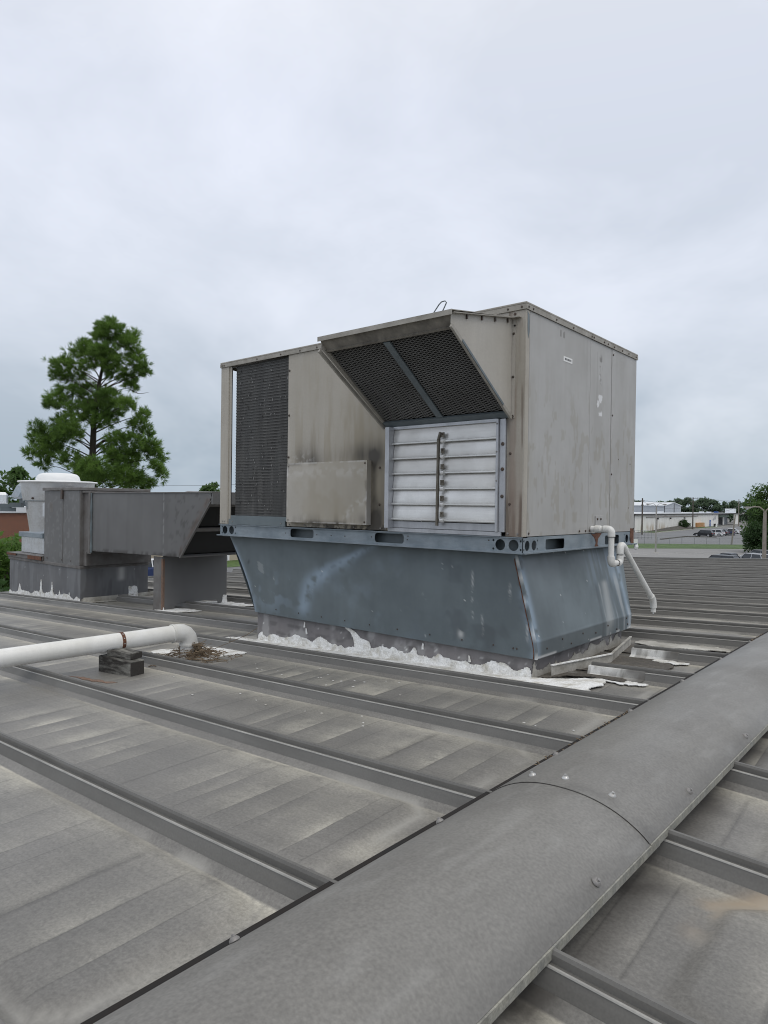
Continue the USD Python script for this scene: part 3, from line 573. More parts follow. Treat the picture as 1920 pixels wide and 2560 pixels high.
acc = put(ut, 'access_cover', slab((-1.738, -.042, .117), (.712, 0, 0), (0, 0, .388), (0, -1, 0), .04, 120, 66), 'cabinet', paint=cover_paint, label='stained access cover standing proud of the front panel')
for x in (-1.722, -1.042):
    for z in (.133, .488): screw(acc, (x, -.042, z), (0, -1, 0), .006, .004, 'screw_grey' if x < -1.5 else 'screw')
put(ut, 'side_panel', bx(-.898, X0 + 1.72, -.0015, .02, .088, 1.236), 'cabinet')
put(ut, 'header_panel', bx(-.898, -.098, -.0025, .02, 1.19, 1.236), 'cabinet')
def post_paint(v):
    x, z = v[:, 0], v[:, 2]; n2 = meshkit.fbm(np.stack([x * 30, z * 3, 0 * x], -1), 4, 31); n = fb(x, z, 12, 3)
    return np.stack([.28 * sm(z, .40, .08) * sm(n2, .42, .62) + .4 * np.exp(-((x + .093) / .012) ** 2) * sm(n2, .35, .6) + .3 * np.exp(-((x + .012) / .01) ** 2) * sm(n2, .5, .6), 0 * x, .3 * sm(n2, .45, .65) + .3 * sm(z, .7, .1)], 1)
put(ut, 'corner_post', slab((-.0985, -.003, .084), (.0945, 0, 0), (0, 0, 1.152), (0, -1, 0), .006, 20, 150), 'cabinet_post', paint=post_paint)
put(ut, 'corner_post', cat_([bx(-.008, .003, -.0035, .034, .084, 1.236, .002)]), 'cabinet_post')
for x, zs in ((-1.766, (1.13, .83, .55, .30, .125)), (-.958, (.95, .46, .24)), (-.062, (1.22, 1.16)), (-.078, (.90, .72, .51, .25))):
    for z in zs: screw(ut, (x, -.003, z), (0, -1, 0), .0075, .005)
for x in (-1.75, -1.60, -1.40, -1.16, -.945, -.905, -.80, -.20, -.085, -.028): screw(ut, (x, -.004, .099), (0, -1, 0), .006, .005, 'screw_grey')
for x in (-2.48, -2.455, -2.36, -1.83): screw(ut, (x, -.008, .104), (0, -1, 0), .005, .004, 'screw_grey')
for x, z in ((-1.79, .04), (-1.49, .04), (-1.36, .04), (-1.24, .04), (-1.02, .045), (-.745, .04), (-.74, .06), (-.2, .06)): screw(rail, (x, 0, z), (0, -1, 0), .004, .002)
# --- condenser coil on the left, open behind
coil_x0, coil_x1 = -2.367, -1.777
coil = put(ut, 'condenser_coil', slab((coil_x0, .022, .145), (coil_x1 - coil_x0, 0, 0), (0, 0, 1.09), (0, -1, 0), .04, 60, 80), 'coil',
    paint=lambda v: np.stack([.5 * sm(fb(v[:, 0], v[:, 2] * .3, 20, 5), .5, .7), 0 * v[:, 0], .55 * sm(fb(v[:, 0], v[:, 2] * .12, 24, 15), .5, .62) * sm(v[:, 2], .95, .25)], 1))
fv = []
for z in np.arange(.150, 1.232, .0205): fv.append(bx(coil_x0, coil_x1, .0185, .022, z, z + .006))
put(coil, 'coil_fin', cat_(fv), 'fin', kind='stuff')
fv = []
for i in range(170):
    cx = coil_x0 + .04 + rng.choice([.03, .12, .17, .28, .36, .44, .52]) + rng.normal(0, .018); cz = rng.uniform(.17, 1.2)
    if not coil_x0 + .02 < cx < coil_x1 - .02: continue
    h = rng.uniform(.003, .016); w = rng.uniform(.0015, .004); fv.append(bar((cx, .0155, cz), (cx + rng.normal(0, .003), .0155, cz + h), .0012, w, (1, 0, 0)))
put(coil, 'bent_fin', cat_(fv[:60]), 'fin_bent', kind='stuff')
put(coil, 'bent_fin', cat_(fv[60:]), 'black', kind='stuff')
put(ut, 'coil_bracket', cat_([bx(-2.385, -1.777, -.003, .02, .118, .148), bx(-2.405, -1.79, -.008, .0, .084, .122)]), 'galv')
put(ut, 'coil_bracket', bx(-2.3925, -2.3885, .0, .004, .084, 1.236), 'black')
# end coil round the corner, back and inner walls of the condenser section
put(ut, 'end_coil', bx(X0 + .01, X0 + .05, .42, W - .06, .145, 1.23), 'coil')
put(ut, 'corner_post', cat_([bx(X0, X0 + .08, W - .005, W, .084, 1.236), bx(X0, X0 + .005, W - .08, W - .005, .084, 1.236)]), 'cabinet_post')
put(ut, 'divider_panel', bx(-1.80, -1.785, .07, W - .02, .092, 1.236), 'interior')
put(ut, 'rear_panel', bx(-1.777, -.03, W - .02, W - .002, .088, 1.236), 'cabinet')
put(ut, 'rear_panel', bx(-2.43, -1.78, W - .03, W - .012, .62, 1.236), 'coil')
# --- roof lid with turned-down flange
def lid_paint(v): return np.zeros((len(v), 3))
lid = put(ut, 'lid', cat_([bx(X0 - .006, .008, -.010, W + .008, 1.262, 1.274, .003), bx(X0 - .006, .008, -.010, -.006, 1.236, 1.2615), bx(.004, .008, -.006, W + .008, 1.236, 1.2615), bx(X0 - .006, X0 - .002, -.006, W + .008, 1.236, 1.2615), bx(X0 - .002, .004, W + .004, W + .008, 1.236, 1.2615)]), 'cabinet_trim')
for x in (-2.50, -2.475, -2.10, -1.85, -1.66, -1.50, -.10, -.02): screw(lid, (x, -.010, 1.249), (0, -1, 0), .006, .004)
for y in (.012, .06, .32, .53, .78, .81, .96, 1.02, 1.12, 1.25, 1.36, 1.49): screw(lid, (.008, y, 1.249), (1, 0, 0), .006, .004)
# lifting wire on the roof
put(ut, 'wire_hoop', tube([(-.98, .5, 1.262), (-.955, .5, 1.480), (-.905, .5, 1.535), (-.885, .5, 1.549), (-.858, .5, 1.550), (-.846, .5, 1.538), (-.868, .5, 1.500), (-.905, .5, 1.45), (-.925, .5, 1.262)], .004, 8), 'galv_dark')
# --- right end panels
def right_paint(v):
    y, z = v[:, 1], v[:, 2]; n = fb(y, z, 7, 41); n2 = meshkit.fbm(np.stack([y * 22, z * 2.5, 0 * y], -1), 4, 18); n3 = fb(y, z, 36, 44); n5 = meshkit.fbm(np.stack([y * 26, z * 11, 0 * y], -1), 3, 55)
    b = .5 * sm(n5, .61, .65) * sm(z, 1.0, .7) + .05 * sm(n2, .5, .7) + .12 * sm(z, .35, .1)
    b += .35 * np.exp(-((y - .06) / .04) ** 2) * sm(n2, .45, .6) * sm(z, 1.1, .7)
    d = .04 * sm(n2, .52, .7)
    d += .18 * ((np.abs(np.abs(y - .933) - .05) < .004) & (np.abs(z - 1.01) < .17)) * sm(n, .4, .5)
    d += .8 * np.exp(-((y - .935) / .018) ** 2) * sm(z, 1.18, 1.14) * sm(z, .93, .98) * sm(n3, .40, .56)                # scar of a torn label
    lt = .75 * np.exp(-((y - .93) / .018) ** 2) * sm(z, 1.12, 1.05) * sm(z, .93, .97) * sm(n3, .52, .6)
    lt += .95 * sm(fb(y, z, 30, 61), .40, .46) * ((np.abs(y - .925 + .01 * np.sin(z * 60)) < .030) & (z > .80) & (z < .925))
    d += .55 * ((np.abs(y - .385) < .008) | (np.abs(y - .425) < .012)) * ((z > 1.175) & (z < 1.21)) * sm(n3, .40, .5)
    d += .22 * np.exp(-((y - .775) / .03) ** 2) * sm(n2, .45, .6)
    return np.stack([d, lt, b], 1)
put(ut, 'end_backing', bx(-.03, -.012, .03, 1.515, .086, 1.236), 'interior')
for (ya, yb, off) in ((.038, .778, .0012), (.783, 1.098, .0), (1.103, 1.517, .0016)):
    put(ut, 'end_panel', slab((off, ya, .086), (0, yb - ya, 0), (0, 0, 1.150), (1, 0, 0), .010, int((yb - ya) / .006), 190), 'cabinet_side', paint=right_paint)
put(ut, 'peeling_strip', ext(jag([(.006, 1.225), (.026, 1.215), (.027, 1.12), (.016, 1.09), (.008, 1.13)], .006, .008, 3), (.0032, 0, 0), (0, 1, 0), (0, 0, 1), .001), 'galv')
stk = put(ut, 'sticker', bx(.0012, .0022, .425, .533, 1.046, 1.074), 'paper', label='small white printed strip label')
for z in (1.062, 1.058): pass
tw = []
x_ = .440
while x_ < .520:
    w_ = rng.uniform(.003, .009); tw.append(bx(.0022, .0025, x_, min(x_ + w_, .522), 1.055, 1.066)); x_ += w_ + rng.uniform(.0015, .004)
put(stk, 'print', cat_(tw), 'ink')
for z in (1.20, .82, .45): screw(ut, (.002, 1.118, z), (1, 0, 0), .0065, .004)
for y in (.055, .66, .745, .80, .86, 1.07, 1.505): screw(ut, (.002, y, .101), (1, 0, 0), .0065, .004)
for y, z in ((1.23, .55), (1.43, .53), (1.42, .24)): screw(ut, (.0015, y, z), (1, 0, 0), .004, .002)
put(ut, 'drain_plate', bx(.0015, .005, .882, 1.000, .090, .190, .001), 'cabinet_side')
for y in (.905, .955): screw(ut, (.005, y, .170), (1, 0, 0), .007, .006)
# --- louvred damper
put(ut, 'damper_frame', cat_([bx(-.895, -.872, -.030, -.002, .106, .690, .001), bx(-.872, -.842, -.060, -.002, .106, .690, .001)]), 'alu_frame')
put(ut, 'damper_frame', cat_([bx(-.148, -.136, -.030, -.002, .106, .690, .001), bx(-.134, -.100, -.016, -.002, .106, .690, .001)]), 'alu_frame')
put(ut, 'damper_sill', bx(-.842, -.148, -.010, .01, .108, .146, .001), 'alu_frame'); put(ut, 'bottom_flange', bx(-.88, -.12, -.016, -.003, .084, .106, .001), 'alu_frame'); put(ut, 'damper_head', bx(-.842, -.148, -.02, -.004, .676, .692), 'alu_frame')
zs = [.680] + [.593 - .0868 * i for i in range(6)]
for i in range(6):
    zt_, zb = zs[i], zs[i + 1]; q = []
    for t in np.linspace(0, 1, 7): q.append((-.008 - .003 * math.sin(PI * t) - .012 * t, zt_ - .003 - (zt_ - zb - .006) * t))
    pr = q + [(a + .003, b) for a, b in q[::-1]]
    bl = put(ut, 'louvre_blade', prof_x(pr, -.840, -.150), 'alu', smooth=30,
        paint=lambda v, zt_=zt_, zb=zb: np.stack([.25 * np.exp(-((v[:, 2] - zb) / .012) ** 2), 0 * v[:, 0], .35 * sm(fb(v[:, 0], v[:, 2], 8, 3), .45, .65)], 1))
    for a, b in ((-.846, -.512), (-.496, -.147)):
        put(bl, 'blade_lip', bx(a, b, -.030, -.016, zb - .005, zb + .006, .002), 'alu')
put(ut, 'louvre_blade', bx(-.840, -.150, -.014, -.010, .150, .156), 'alu')
lk = put(ut, 'damper_linkage', cat_([bar((-.506, -.042, .128), (-.503, -.042, .60), .012, .014, (0, 1, 0)), bar((-.503, -.042, .598), (-.490, -.042, .640), .012, .014, (0, 1, 0))]), 'steel_link')
for i in range(6):
    z = .593 - .0868 * i; put(lk, 'bracket', bx(-.490, -.468, -.040, -.034, z + .018, z + .046), 'steel_link'); screw(lk, (-.478, -.040, z + .036), (0, -1, 0), .004, .003)
    put(lk, 'pivot', cyl((-.492, -.030, z + .0), (-.470, -.030, z + .0), .013, 10), 'alu')
for z, x in ((.665, -.142), (.52, -.142), (.37, -.142)): screw(ut, (x, -.030, z), (0, -1, 0), .005, .004, 'screw_grey')
for z in (.56, .43, .29): screw(ut, (-.115, -.016, z), (0, -1, 0), .010, .006)
for z in (.61, .50, .39): screw(ut, (-.884, -.030, z), (0, -1, 0), .006, .004)
# --- intake hood
HX0, HX1 = -.908, -.075
yt, zt_ = -.548, 1.052      # top of mesh plane
yb_, zb_ = -.006, .692      # bottom of mesh plane
def hood_side_paint(v):
    y, z = v[:, 1], v[:, 2]; n2 = meshkit.fbm(np.stack([y * 22, z * 4, 0 * y], -1), 4, 71)
    return np.stack([.35 * sm(z, .85, .7) * sm(n2, .4, .6), 0 * y, .35 * sm(n2, .45, .65)], 1)
side = Polygon([(0, 1.205), (-.552, 1.108), (-.552, 1.06), (-.003, .692), (0, .692)])
for xs_ in (HX0, HX1 - .003):
    hs = put(ut, 'hood_side', ext(side, (xs_, 0, 0), (0, 1, 0), (0, 0, 1), .003), 'cabinet')
    x1 = HX1 if xs_ > -.5 else HX0
    dx = .012 if xs_ > -.5 else -.012
    put(hs, 'hood_flange', bar((x1 + dx / 2, yt - .012, zt_ - .002), (x1 + dx / 2, yb_ - .012, zb_ - .002), .012, .018, (0, .55, .83)), 'cabinet_trim')
    put(hs, 'edge_strip', bar((x1 + dx * 1.1, yt + .07, zt_ - .055), (x1 + dx * 1.1, yb_ - .10, zb_ + .055), .004, .012, (0, .55, .83)), 'galv_dark')
put(ut, 'mounting_flange', bx(HX1 + .001, HX1 + .018, -.008, -.0035, .692, 1.20), 'cabinet')
top = [(-.565, 1.098), (.0, 1.1965), (.0, 1.2025), (-.565, 1.1035)]
put(ut, 'hood_top', cat_([prof_x([(-.005, 1.2035), (-.005, 1.2065), (-.566, 1.1195), (-.566, 1.1155)], HX0 - .012, HX1 + .014), bx(HX0 - .012, HX1 + .014, -.568, -.5655, 1.096, 1.1200)]), 'cabinet_trim')
put(ut, 'hood_lip', prof_x([(-.5655, 1.117), (-.5625, 1.117), (-.512, 1.062), (-.514, 1.056), (-.5655, 1.108)], HX0 + .001, HX1 - .004), 'lip_dirty')
put(ut, 'hood_top_flange', cat_([bar((HX1 + .010, -.555, 1.108), (HX1 + .010, -.02, 1.199), .016, .004), bx(HX1 + .002, HX1 + .05, -.03, -.004, 1.196, 1.200)]), 'cabinet_trim')
for y in (-.43, -.30, -.18, -.06): put(ut, 'clip', bx(HX1 + .0005, HX1 + .008, y - .004, y + .004, 1.199 - .1655 * (-y) - .022, 1.199 - .1655 * (-y) - .003), 'screw')
for z in (1.12, .90, .70): screw(ut, (HX1 + .010, -.008, z), (0, -1, 0), .007, .004)
# frame bars and mesh in the slanted plane
pt_, pb_ = np.array([0, yt + .03, zt_ + .008]), np.array([0, yb_ - .004, zb_ + .012]); dn = (pb_ - pt_) / np.linalg.norm(pb_ - pt_); nrm = np.cross([1, 0, 0], dn); nrm = -nrm if nrm[1] > 0 else nrm
SL = np.linalg.norm(pb_ - pt_)
def hp(x, v, o=0.): return np.array([x, 0, 0]) + pt_ + dn * v + nrm * o
put(ut, 'screen_frame', bar(hp(HX0 + .004, .006, .004), hp(HX1 - .006, .006, .004), .010, .012, dn), 'lip_dirty')
put(ut, 'screen_frame', bar(hp(HX0 + .004, SL - .018, .006), hp(HX1 - .004, SL - .018, .006), .012, .040, dn), 'galv_dark')
put(ut, 'screen_frame', bar(hp(-.492, .018, .006), hp(-.492, SL - .040, .006), .008, .040, (1, 0, 0)), 'galv_dark')
for x in (HX0 + .010, HX1 - .012): put(ut, 'screen_frame', bar(hp(x, .018, .004), hp(x, SL - .04, .004), .008, .012, (1, 0, 0)), 'cabinet_trim')
def strands(x0, x1, v0, v1, lw=.034, sw=.0165):
    P, Q = [], []
    nr = int((v1 - v0) / (sw / 2)); nc = int((x1 - x0) / (lw / 2))
    for j in range(nr):
        v = v0 + (j + .5) * sw / 2
        for i in range(nc):
            s0 = 1 if (i + j) % 2 else -1; P.append((x0 + i * lw / 2, v + s0 * sw / 4)); Q.append((x0 + (i + 1) * lw / 2, v - s0 * sw / 4))
    P, Q = np.array(P), np.array(Q); a = np.zeros(3) + pt_ + P[:, 1:] * dn; a[:, 0] += P[:, 0]; b = pt_ + Q[:, 1:] * dn; b[:, 0] += Q[:, 0]
    d = b - a; d /= np.linalg.norm(d, axis=1)[:, None]; s_ = np.cross(d, nrm); w, h = .0016, .0016
    o = [s_ * w - nrm * h * .5, -s_ * w * .3 + nrm * h, -s_ * w - nrm * h * .8]
    V = np.concatenate([a + o[0], a + o[1], a + o[2], b + o[0], b + o[1], b + o[2]]); n = len(a); i = np.arange(n)
    F = np.vstack([np.stack([i + p * n, i + q * n, i + r * n], 1) for p, q, r in ((0, 1, 4), (0, 4, 3), (1, 2, 5), (1, 5, 4), (2, 0, 3), (2, 3, 5))])
    return trimesh.Trimesh(V, F, process=False)
put(ut, 'mesh_screen', strands(HX0 + .016, -.512, .016, SL - .038), 'expanded')
put(ut, 'mesh_screen', strands(-.472, HX1 - .018, .016, SL - .038), 'expanded')
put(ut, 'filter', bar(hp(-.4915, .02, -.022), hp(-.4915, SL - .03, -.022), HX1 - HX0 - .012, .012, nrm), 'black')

# ================================================================== CURB ADAPTER (blue-grey flared sheet metal)
ad = thing('curb_adapter', 'blue-grey galvanised flared sheet metal adapter between the rooftop unit and its curb', 'curb adapter', (-1.1, .7, -.54))
ATX0, ATX1, ABX0, ABX1, ZB = -2.488, -.070, -2.195, .050, -.542
def left_edge(t):  # t 0 top .. 1 bottom
    return ATX0 + (ABX0 - ATX0) * (1 - (1 - t) ** 1.35)
def right_edge(t): return ATX1 + (ABX1 - ATX1) * min(1, t * 1.12)
YFA = lambda t: .052 + .010 * t
def front_adapter():
    nu, nv = 260, 76; V = []
    for j in range(nv + 1):
        t = j / nv; z = -.003 + (ZB + .003) * t; a, b = left_edge(t), right_edge(t)
        for i in range(nu + 1):
            s_ = i / nu; x = a + (b - a) * s_
            dent = .006 * (meshkit.fbm(np.array([x * 2.2, z * 3., 0]), 3, 12) - .5) + .010 * math.exp(-(((x + 1.45 + (z + .2) * 1.4) / .10) ** 2)) * math.sin(PI * t)
            roll = .012 * math.exp(-((s_) / .012)) + .010 * math.exp(-((1 - s_) / .02))
            V.append((x, YFA(t) + dent * math.sin(PI * min(1, t + .1)) + roll, z))
    V = np.array(V); idx = np.arange(len(V)).reshape(nv + 1, nu + 1); a, b, c, d = idx[:-1, :-1].ravel(), idx[:-1, 1:].ravel(), idx[1:, 1:].ravel(), idx[1:, :-1].ravel()
    return trimesh.Trimesh(V, np.vstack([np.stack([a, d, c], 1), np.stack([a, c, b], 1)]), process=False)
def ad_front_paint(v):
    x, z = v[:, 0], v[:, 2]; t = (z + .003) / (ZB + .003)
    n = fb(x, z, 7, 101); n2 = meshkit.fbm(np.stack([x * 16, z * 2.2, 0 * x], -1), 4, 108); n3 = fb(x, z, 34, 104); n4 = fb(x, z, 16, 109)
    le = ATX0 + (ABX0 - ATX0) * (1 - (1 - np.clip(t, 0, 1)) ** 1.35); re = ATX1 + (ABX1 - ATX1) * np.minimum(1, t * 1.12)
    ds = dseg(x, z, [(-1.67, -.45), (-1.62, -.30), (-1.45, -.185), (-1.236, -.093), (-1.03, .005)])
    b = .72 * np.exp(-(ds / (.022 + .035 * sm(z, -.05, -.25))) ** 2) * sm(n4 + .25, .45, .75)
    b += .85 * np.exp(-((x - le) / .035) ** 2) * sm(n + .15, .35, .6) + .8 * np.exp(-((re - x) / .03) ** 2) * sm(n + .1, .4, .6)
    b += .16 * np.exp(-(((x + 1.0) / .5) ** 2)) * sm(n, .45, .70)
    b += .4 * np.exp(-(((x + 2.0) / .2) ** 2 + ((z + .4) / .12) ** 2)) * sm(n4, .45, .6)
    d = .30 * np.exp(-(ds / .010) ** 2) * sm(n4, .62, .68)
    d += .07 * sm(n2, .46, .66) + .34 * sm(n, .52, .66) * sm(x, -1.0, -.3)
    d += .95 * np.exp(-(((x + 2.25) / .010) ** 2 + ((z + .186 - (x + 2.25) * 1.) / .013) ** 2)) * 1.2
    lt = .35 * sm(fb(x * 4, z * .7, 15, 140), .84, .88) + .8 * sm(n3, .88, .90)
    lt += .16 * ((np.abs((x + 2.116) + (z + .217) * .2) < .028) & (np.abs(z + .217 + (x + 2.116) * .4) < .032))
    lt += .6 * np.exp(-(((x + .408) / .018) ** 2 + ((z + .469) / .022) ** 2)) * sm(n3, .42, .55)
    for (xx, z0, z1) in ((-1.31, -.36, -.29), (-.67, -.27, -.23), (-.33, -.37, -.12), (-.27, -.45, -.33), (.0, -.45, -.36), (-.10, -.25, -.17)):
        lt += .5 * np.exp(-(((x - xx - .02 * (n - .5)) / .005) ** 2)) * sm(z, z0 - .02, z0 + .02) * sm(z, z1 + .02, z1 - .02) * sm(n3, .4, .6)
    return np.stack([d, lt, b], 1)
put(ad, 'front_face', front_adapter(), 'galv', smooth=True, paint=ad_front_paint)
ADY1 = 1.36
def right_adapter():
    nu, nv = 150, 80; V = []
    for j in range(nv + 1):
        t = j / nv
        if t < .80: z = -.003 + (-.455 + .003) * t / .80; x = ATX1 + (ABX1 - ATX1) * (t / .80)
        else: z = -.455 + (ZB + .455) * (t - .80) / .20; x = ABX1 + .001
        y0 = YFA(t) + .0125; y1 = ADY1 + .11 * (1 - t) ** 1.4
        for i in range(nu + 1):
            s_ = i / nu; y = y0 + (y1 - y0) * s_
            x_ = x + .006 * (meshkit.fbm(np.array([y * 2.5, z * 3, 3.]), 3, 2) - .5) * math.sin(PI * s_) - .008 * math.exp(-s_ / .012)
            V.append((x_, y, z))
    V = np.array(V); idx = np.arange(len(V)).reshape(nv + 1, nu + 1); a, b, c, d = idx[:-1, :-1].ravel(), idx[:-1, 1:].ravel(), idx[1:, 1:].ravel(), idx[1:, :-1].ravel()
    return trimesh.Trimesh(V, np.vstack([np.stack([a, d, c], 1), np.stack([a, c, b], 1)]), process=False)
def ad_right_paint(v):
    y, z = v[:, 1], v[:, 2]; n = fb(y, z, 7, 201); n2 = meshkit.fbm(np.stack([y * 20, z * 2., 0 * y], -1), 4, 208); n3 = fb(y, z, 40, 204); n4 = fb(y, z, 15, 209)
    b = .8 * np.exp(-((y - .085) / .028) ** 2) * sm(n4 + .2, .4, .6) + .22 * sm(y, .9, 1.3) * sm(n2, .4, .6) + .75 * np.exp(-((y - 1.33) / .03) ** 2) * sm(n4, .35, .55)
    b += .4 * sm(y, .75, 1.0) * sm(z, -.30, -.15) * sm(n2, .45, .6)
    lt = .62 * np.exp(-((y - 1.06 - .12 * (z + .25)) / .045) ** 2) * sm(z, -.2, -.24) * sm(z, -.56, -.42) * (.3 + n2)
    lt += .45 * np.exp(-((y - .98) / .012) ** 2) * sm(z, -.2, -.25) * sm(n2, .4, .6) + .8 * sm(n3, .86, .89) + .6 * np.exp(-((z + .535) / .006) ** 2) * sm(n4, .5, .58)
    lt += .35 * sm(n2, .55, .7) * sm(y, 1.0, 1.1) * sm(z, -.15, -.25)
    d = .20 * sm(z, -.45, -.455) + .06 * sm(n2, .48, .66) + .15 * sm(z, -.20, -.06) + .12 * sm(y, .8, .3)
    d += .45 * np.exp(-((y - .93 - .06 * (z + .25)) / .018) ** 2) * sm(z, -.2, -.25) * sm(n2, .4, .55) * .7
    return np.stack([d, lt, b], 1)
put(ad, 'end_face', right_adapter(), 'galv', smooth=35, paint=ad_right_paint)
# corner fold with its open seam, rear and left faces, top flange, fixings
put(ad, 'corner_fold', cat_([tube([(right_edge(t) - .002, YFA(t) + .006, -.005 + (ZB + .006) * t) for t in np.linspace(0, 1, 14)], [.010] * 14, 8)]), 'galv', paint=lambda v: np.stack([.2 * sm(fb(v[:, 0], v[:, 2], 20, 5), .5, .6), .7 * sm(fb(v[:, 0], v[:, 2], 25, 7), .58, .66), .8 * sm(fb(v[:, 0], v[:, 2], 12, 4), .40, .6)], 1), smooth=40)
put(ad, 'seam_gap', cat_([tube([(right_edge(t) - .0135, YFA(t) + .004, -.01 + (ZB + .012) * t) for t in np.linspace(.04, 1, 20)], [.0025 + .002 * abs(math.sin(k * 2.1)) for k in range(20)], 6)]), 'rust')
back = Polygon([(ATX0, 0), (ATX1, 0), (ABX1, ZB), (ABX0, ZB)])
put(ad, 'rear_face', ext(back, (0, ADY1, 0), (1, 0, 0), (0, 0, 1), .003), 'galv')
put(ad, 'end_face', trimesh.Trimesh(np.array([(ATX0 + .002, .066, -.003), (ATX0 + .002, ADY1, -.003), (ABX0 + .002, ADY1, ZB), (ABX0 + .002, .076, ZB)]), [(0, 1, 2), (0, 2, 3)], process=False), 'galv')
put(ad, 'top_flange', cat_([bx(X0 + .01, -.004, .012, .06, -.008, -.0025), bx(-.08, -.003, .06, W - .01, -.008, -.0025)]), 'galv')
for x in (-1.95, -1.72, -1.5, -1.29, -1.08, -.86, -.62, -.40, -.2, -.08, -.06): screw(ad, (x, .061, -.50), (0, -1, 0), .005, .003)
for y, z in ((.18, -.50), (.36, -.475), (.47, -.515), (.62, -.48), (.80, -.50), (.98, -.48), (1.12, -.52), (1.28, -.47), (1.30, -.51)): screw(ad, (ABX1 + .002, y, z), (1, 0, 0), .0055, .004)

# ================================================================== ROOF CURB under the adapter
cb = thing('roof_curb', 'grey sheet metal roof curb smeared with white sealant below the blue-grey adapter', 'roof curb', (-1.1, .7, float(zl(-1.1))))
CX0, CX1, CY0, CY1 = -2.172, .018, .082, 1.285
def curb_paint(v):
    x, y, z = v.T; s_ = x + y; n3 = fb(s_, z, 34, 304); n = fb(s_, z, 9, 301)
    lt = .85 * sm(n3, .78, .80) * sm(z, -.55, -.62) + .25 * sm(n, .55, .7)
    return np.stack([.35 * sm(fb(s_ * .4, z, 30, 7), .55, .7), lt, .45 * sm(n, .55, .7) * sm(z, -.6, -.5)], 1)
put(cb, 'side_face', slab((CX0, CY0, -.80), (CX1 - CX0 - .002, 0, 0), (0, 0, .265), (0, -1, 0), .03, 200, 26), 'curb', paint=curb_paint)
put(cb, 'side_face', slab((CX1, CY0 + .001, -.80), (0, CY1 - CY0, 0), (0, 0, .265), (1, 0, 0), .03, 110, 26), 'curb', paint=curb_paint)
put(cb, 'side_face', bx(CX0 + .03, CX1 - .03, CY1 - .03, CY1, -.80, -.535), 'curb')
put(cb, 'side_face', bx(CX0, CX0 + .03, CY0 + .03, CY1, -.80, -.535), 'curb')
# sealant: smeared on the faces (jagged top edge) and lying on the pans
def smear(L_, base, amp, seed, step=.006, spikes=()):
    xs = np.arange(0, L_ + 1e-6, step); h = base + amp * (np.power(np.clip(fb(xs, 0 * xs, 9, seed) * 1.35 - .2, 0, 1.2), 1.5) + .35 * (fb(xs, 0 * xs, 45, seed + 3) - .5))
    for (c_, w_, a_) in spikes: h = np.maximum(h, a_ * np.clip(1 - np.abs(xs - c_) / w_, 0, 1) ** 1.6)
    return np.c_[xs, np.maximum(h, .004)]
def seal_paint(v):
    s_ = v[:, 0] * 1.3 + v[:, 1]; n = fb(s_, v[:, 2] + v[:, 1] * .3, 11, 9); n2 = fb(v[:, 0], v[:, 1], 22, 19); 
    n4 = fb(v[:, 0], v[:, 1] + v[:, 2], 60, 29)
    return np.stack([.55 * sm(n2, .58, .66) + .35 * sm(n4, .60, .68), 0 * n, .35 * sm(n, .48, .62)], 1)
# front face: follows the sloping pan
h = smear(CX1 - CX0, .034, .062, 3, spikes=((.05, .05, .11), (.17, .03, .10), (.40, .05, .115), (.62, .06, .12), (.78, .03, .10), (1.27, .05, .10), (1.42, .08, .12), (1.60, .05, .10), (2.16, .02, .13)))
pts = [(CX0 + a, zl(CX0 + a) + b) for a, b in h] + [(CX1, zl(CX1) - .02), (CX0, zl(CX0) - .02)]
put(cb, 'sealant', ext(blot(Polygon(pts).buffer(0), .005, .018, .55, 30., 3), (0, CY0 - .0015, 0), (1, 0, 0), (0, 0, 1), .003), 'seal')
# a swoosh of sealant thrown up the face
put(cb, 'sealant', ext(Polygon([(-1.295, -.548), (-1.25, -.552), (-1.205, -.572), (-1.17, -.60), (-1.10, -.612), (-1.085, -.64), (-1.095, -.68), (-1.21, -.68), (-1.215, -.635), (-1.225, -.60), (-1.25, -.568)]).buffer(.004), (0, CY0 - .002, 0), (1, 0, 0), (0, 0, 1), .006), 'seal')
for (x, z) in ((-1.68, -.575), (-1.66, -.615), (-.68, -.58), (-.36, -.60)):
    put(cb, 'sealant', ext(jag([(x - .006, z - .02), (x + .008, z - .018), (x + .005, z + .015), (x - .004, z + .02)], .006, .004, int(abs(x * 50))), (0, CY0 - .002, 0), (1, 0, 0), (0, 0, 1), .004), 'seal')
h = smear(CY1 - CY0, .035, .06, 23, spikes=((.02, .03, .16), (.50, .06, .085), (.72, .10, .10), (1.02, .05, .13), (1.12, .05, .12)))
pts = [(CY0 + a, zl(CX1) + b) for a, b in h] + [(CY1, zl(CX1) - .02), (CY0, zl(CX1) - .02)]
put(cb, 'sealant', ext(blot(Polygon(pts).buffer(0), .005, .012, .75, 40., 4), (CX1 + .0015, 0, 0), (0, 1, 0), (0, 0, 1), .003), 'seal_old')
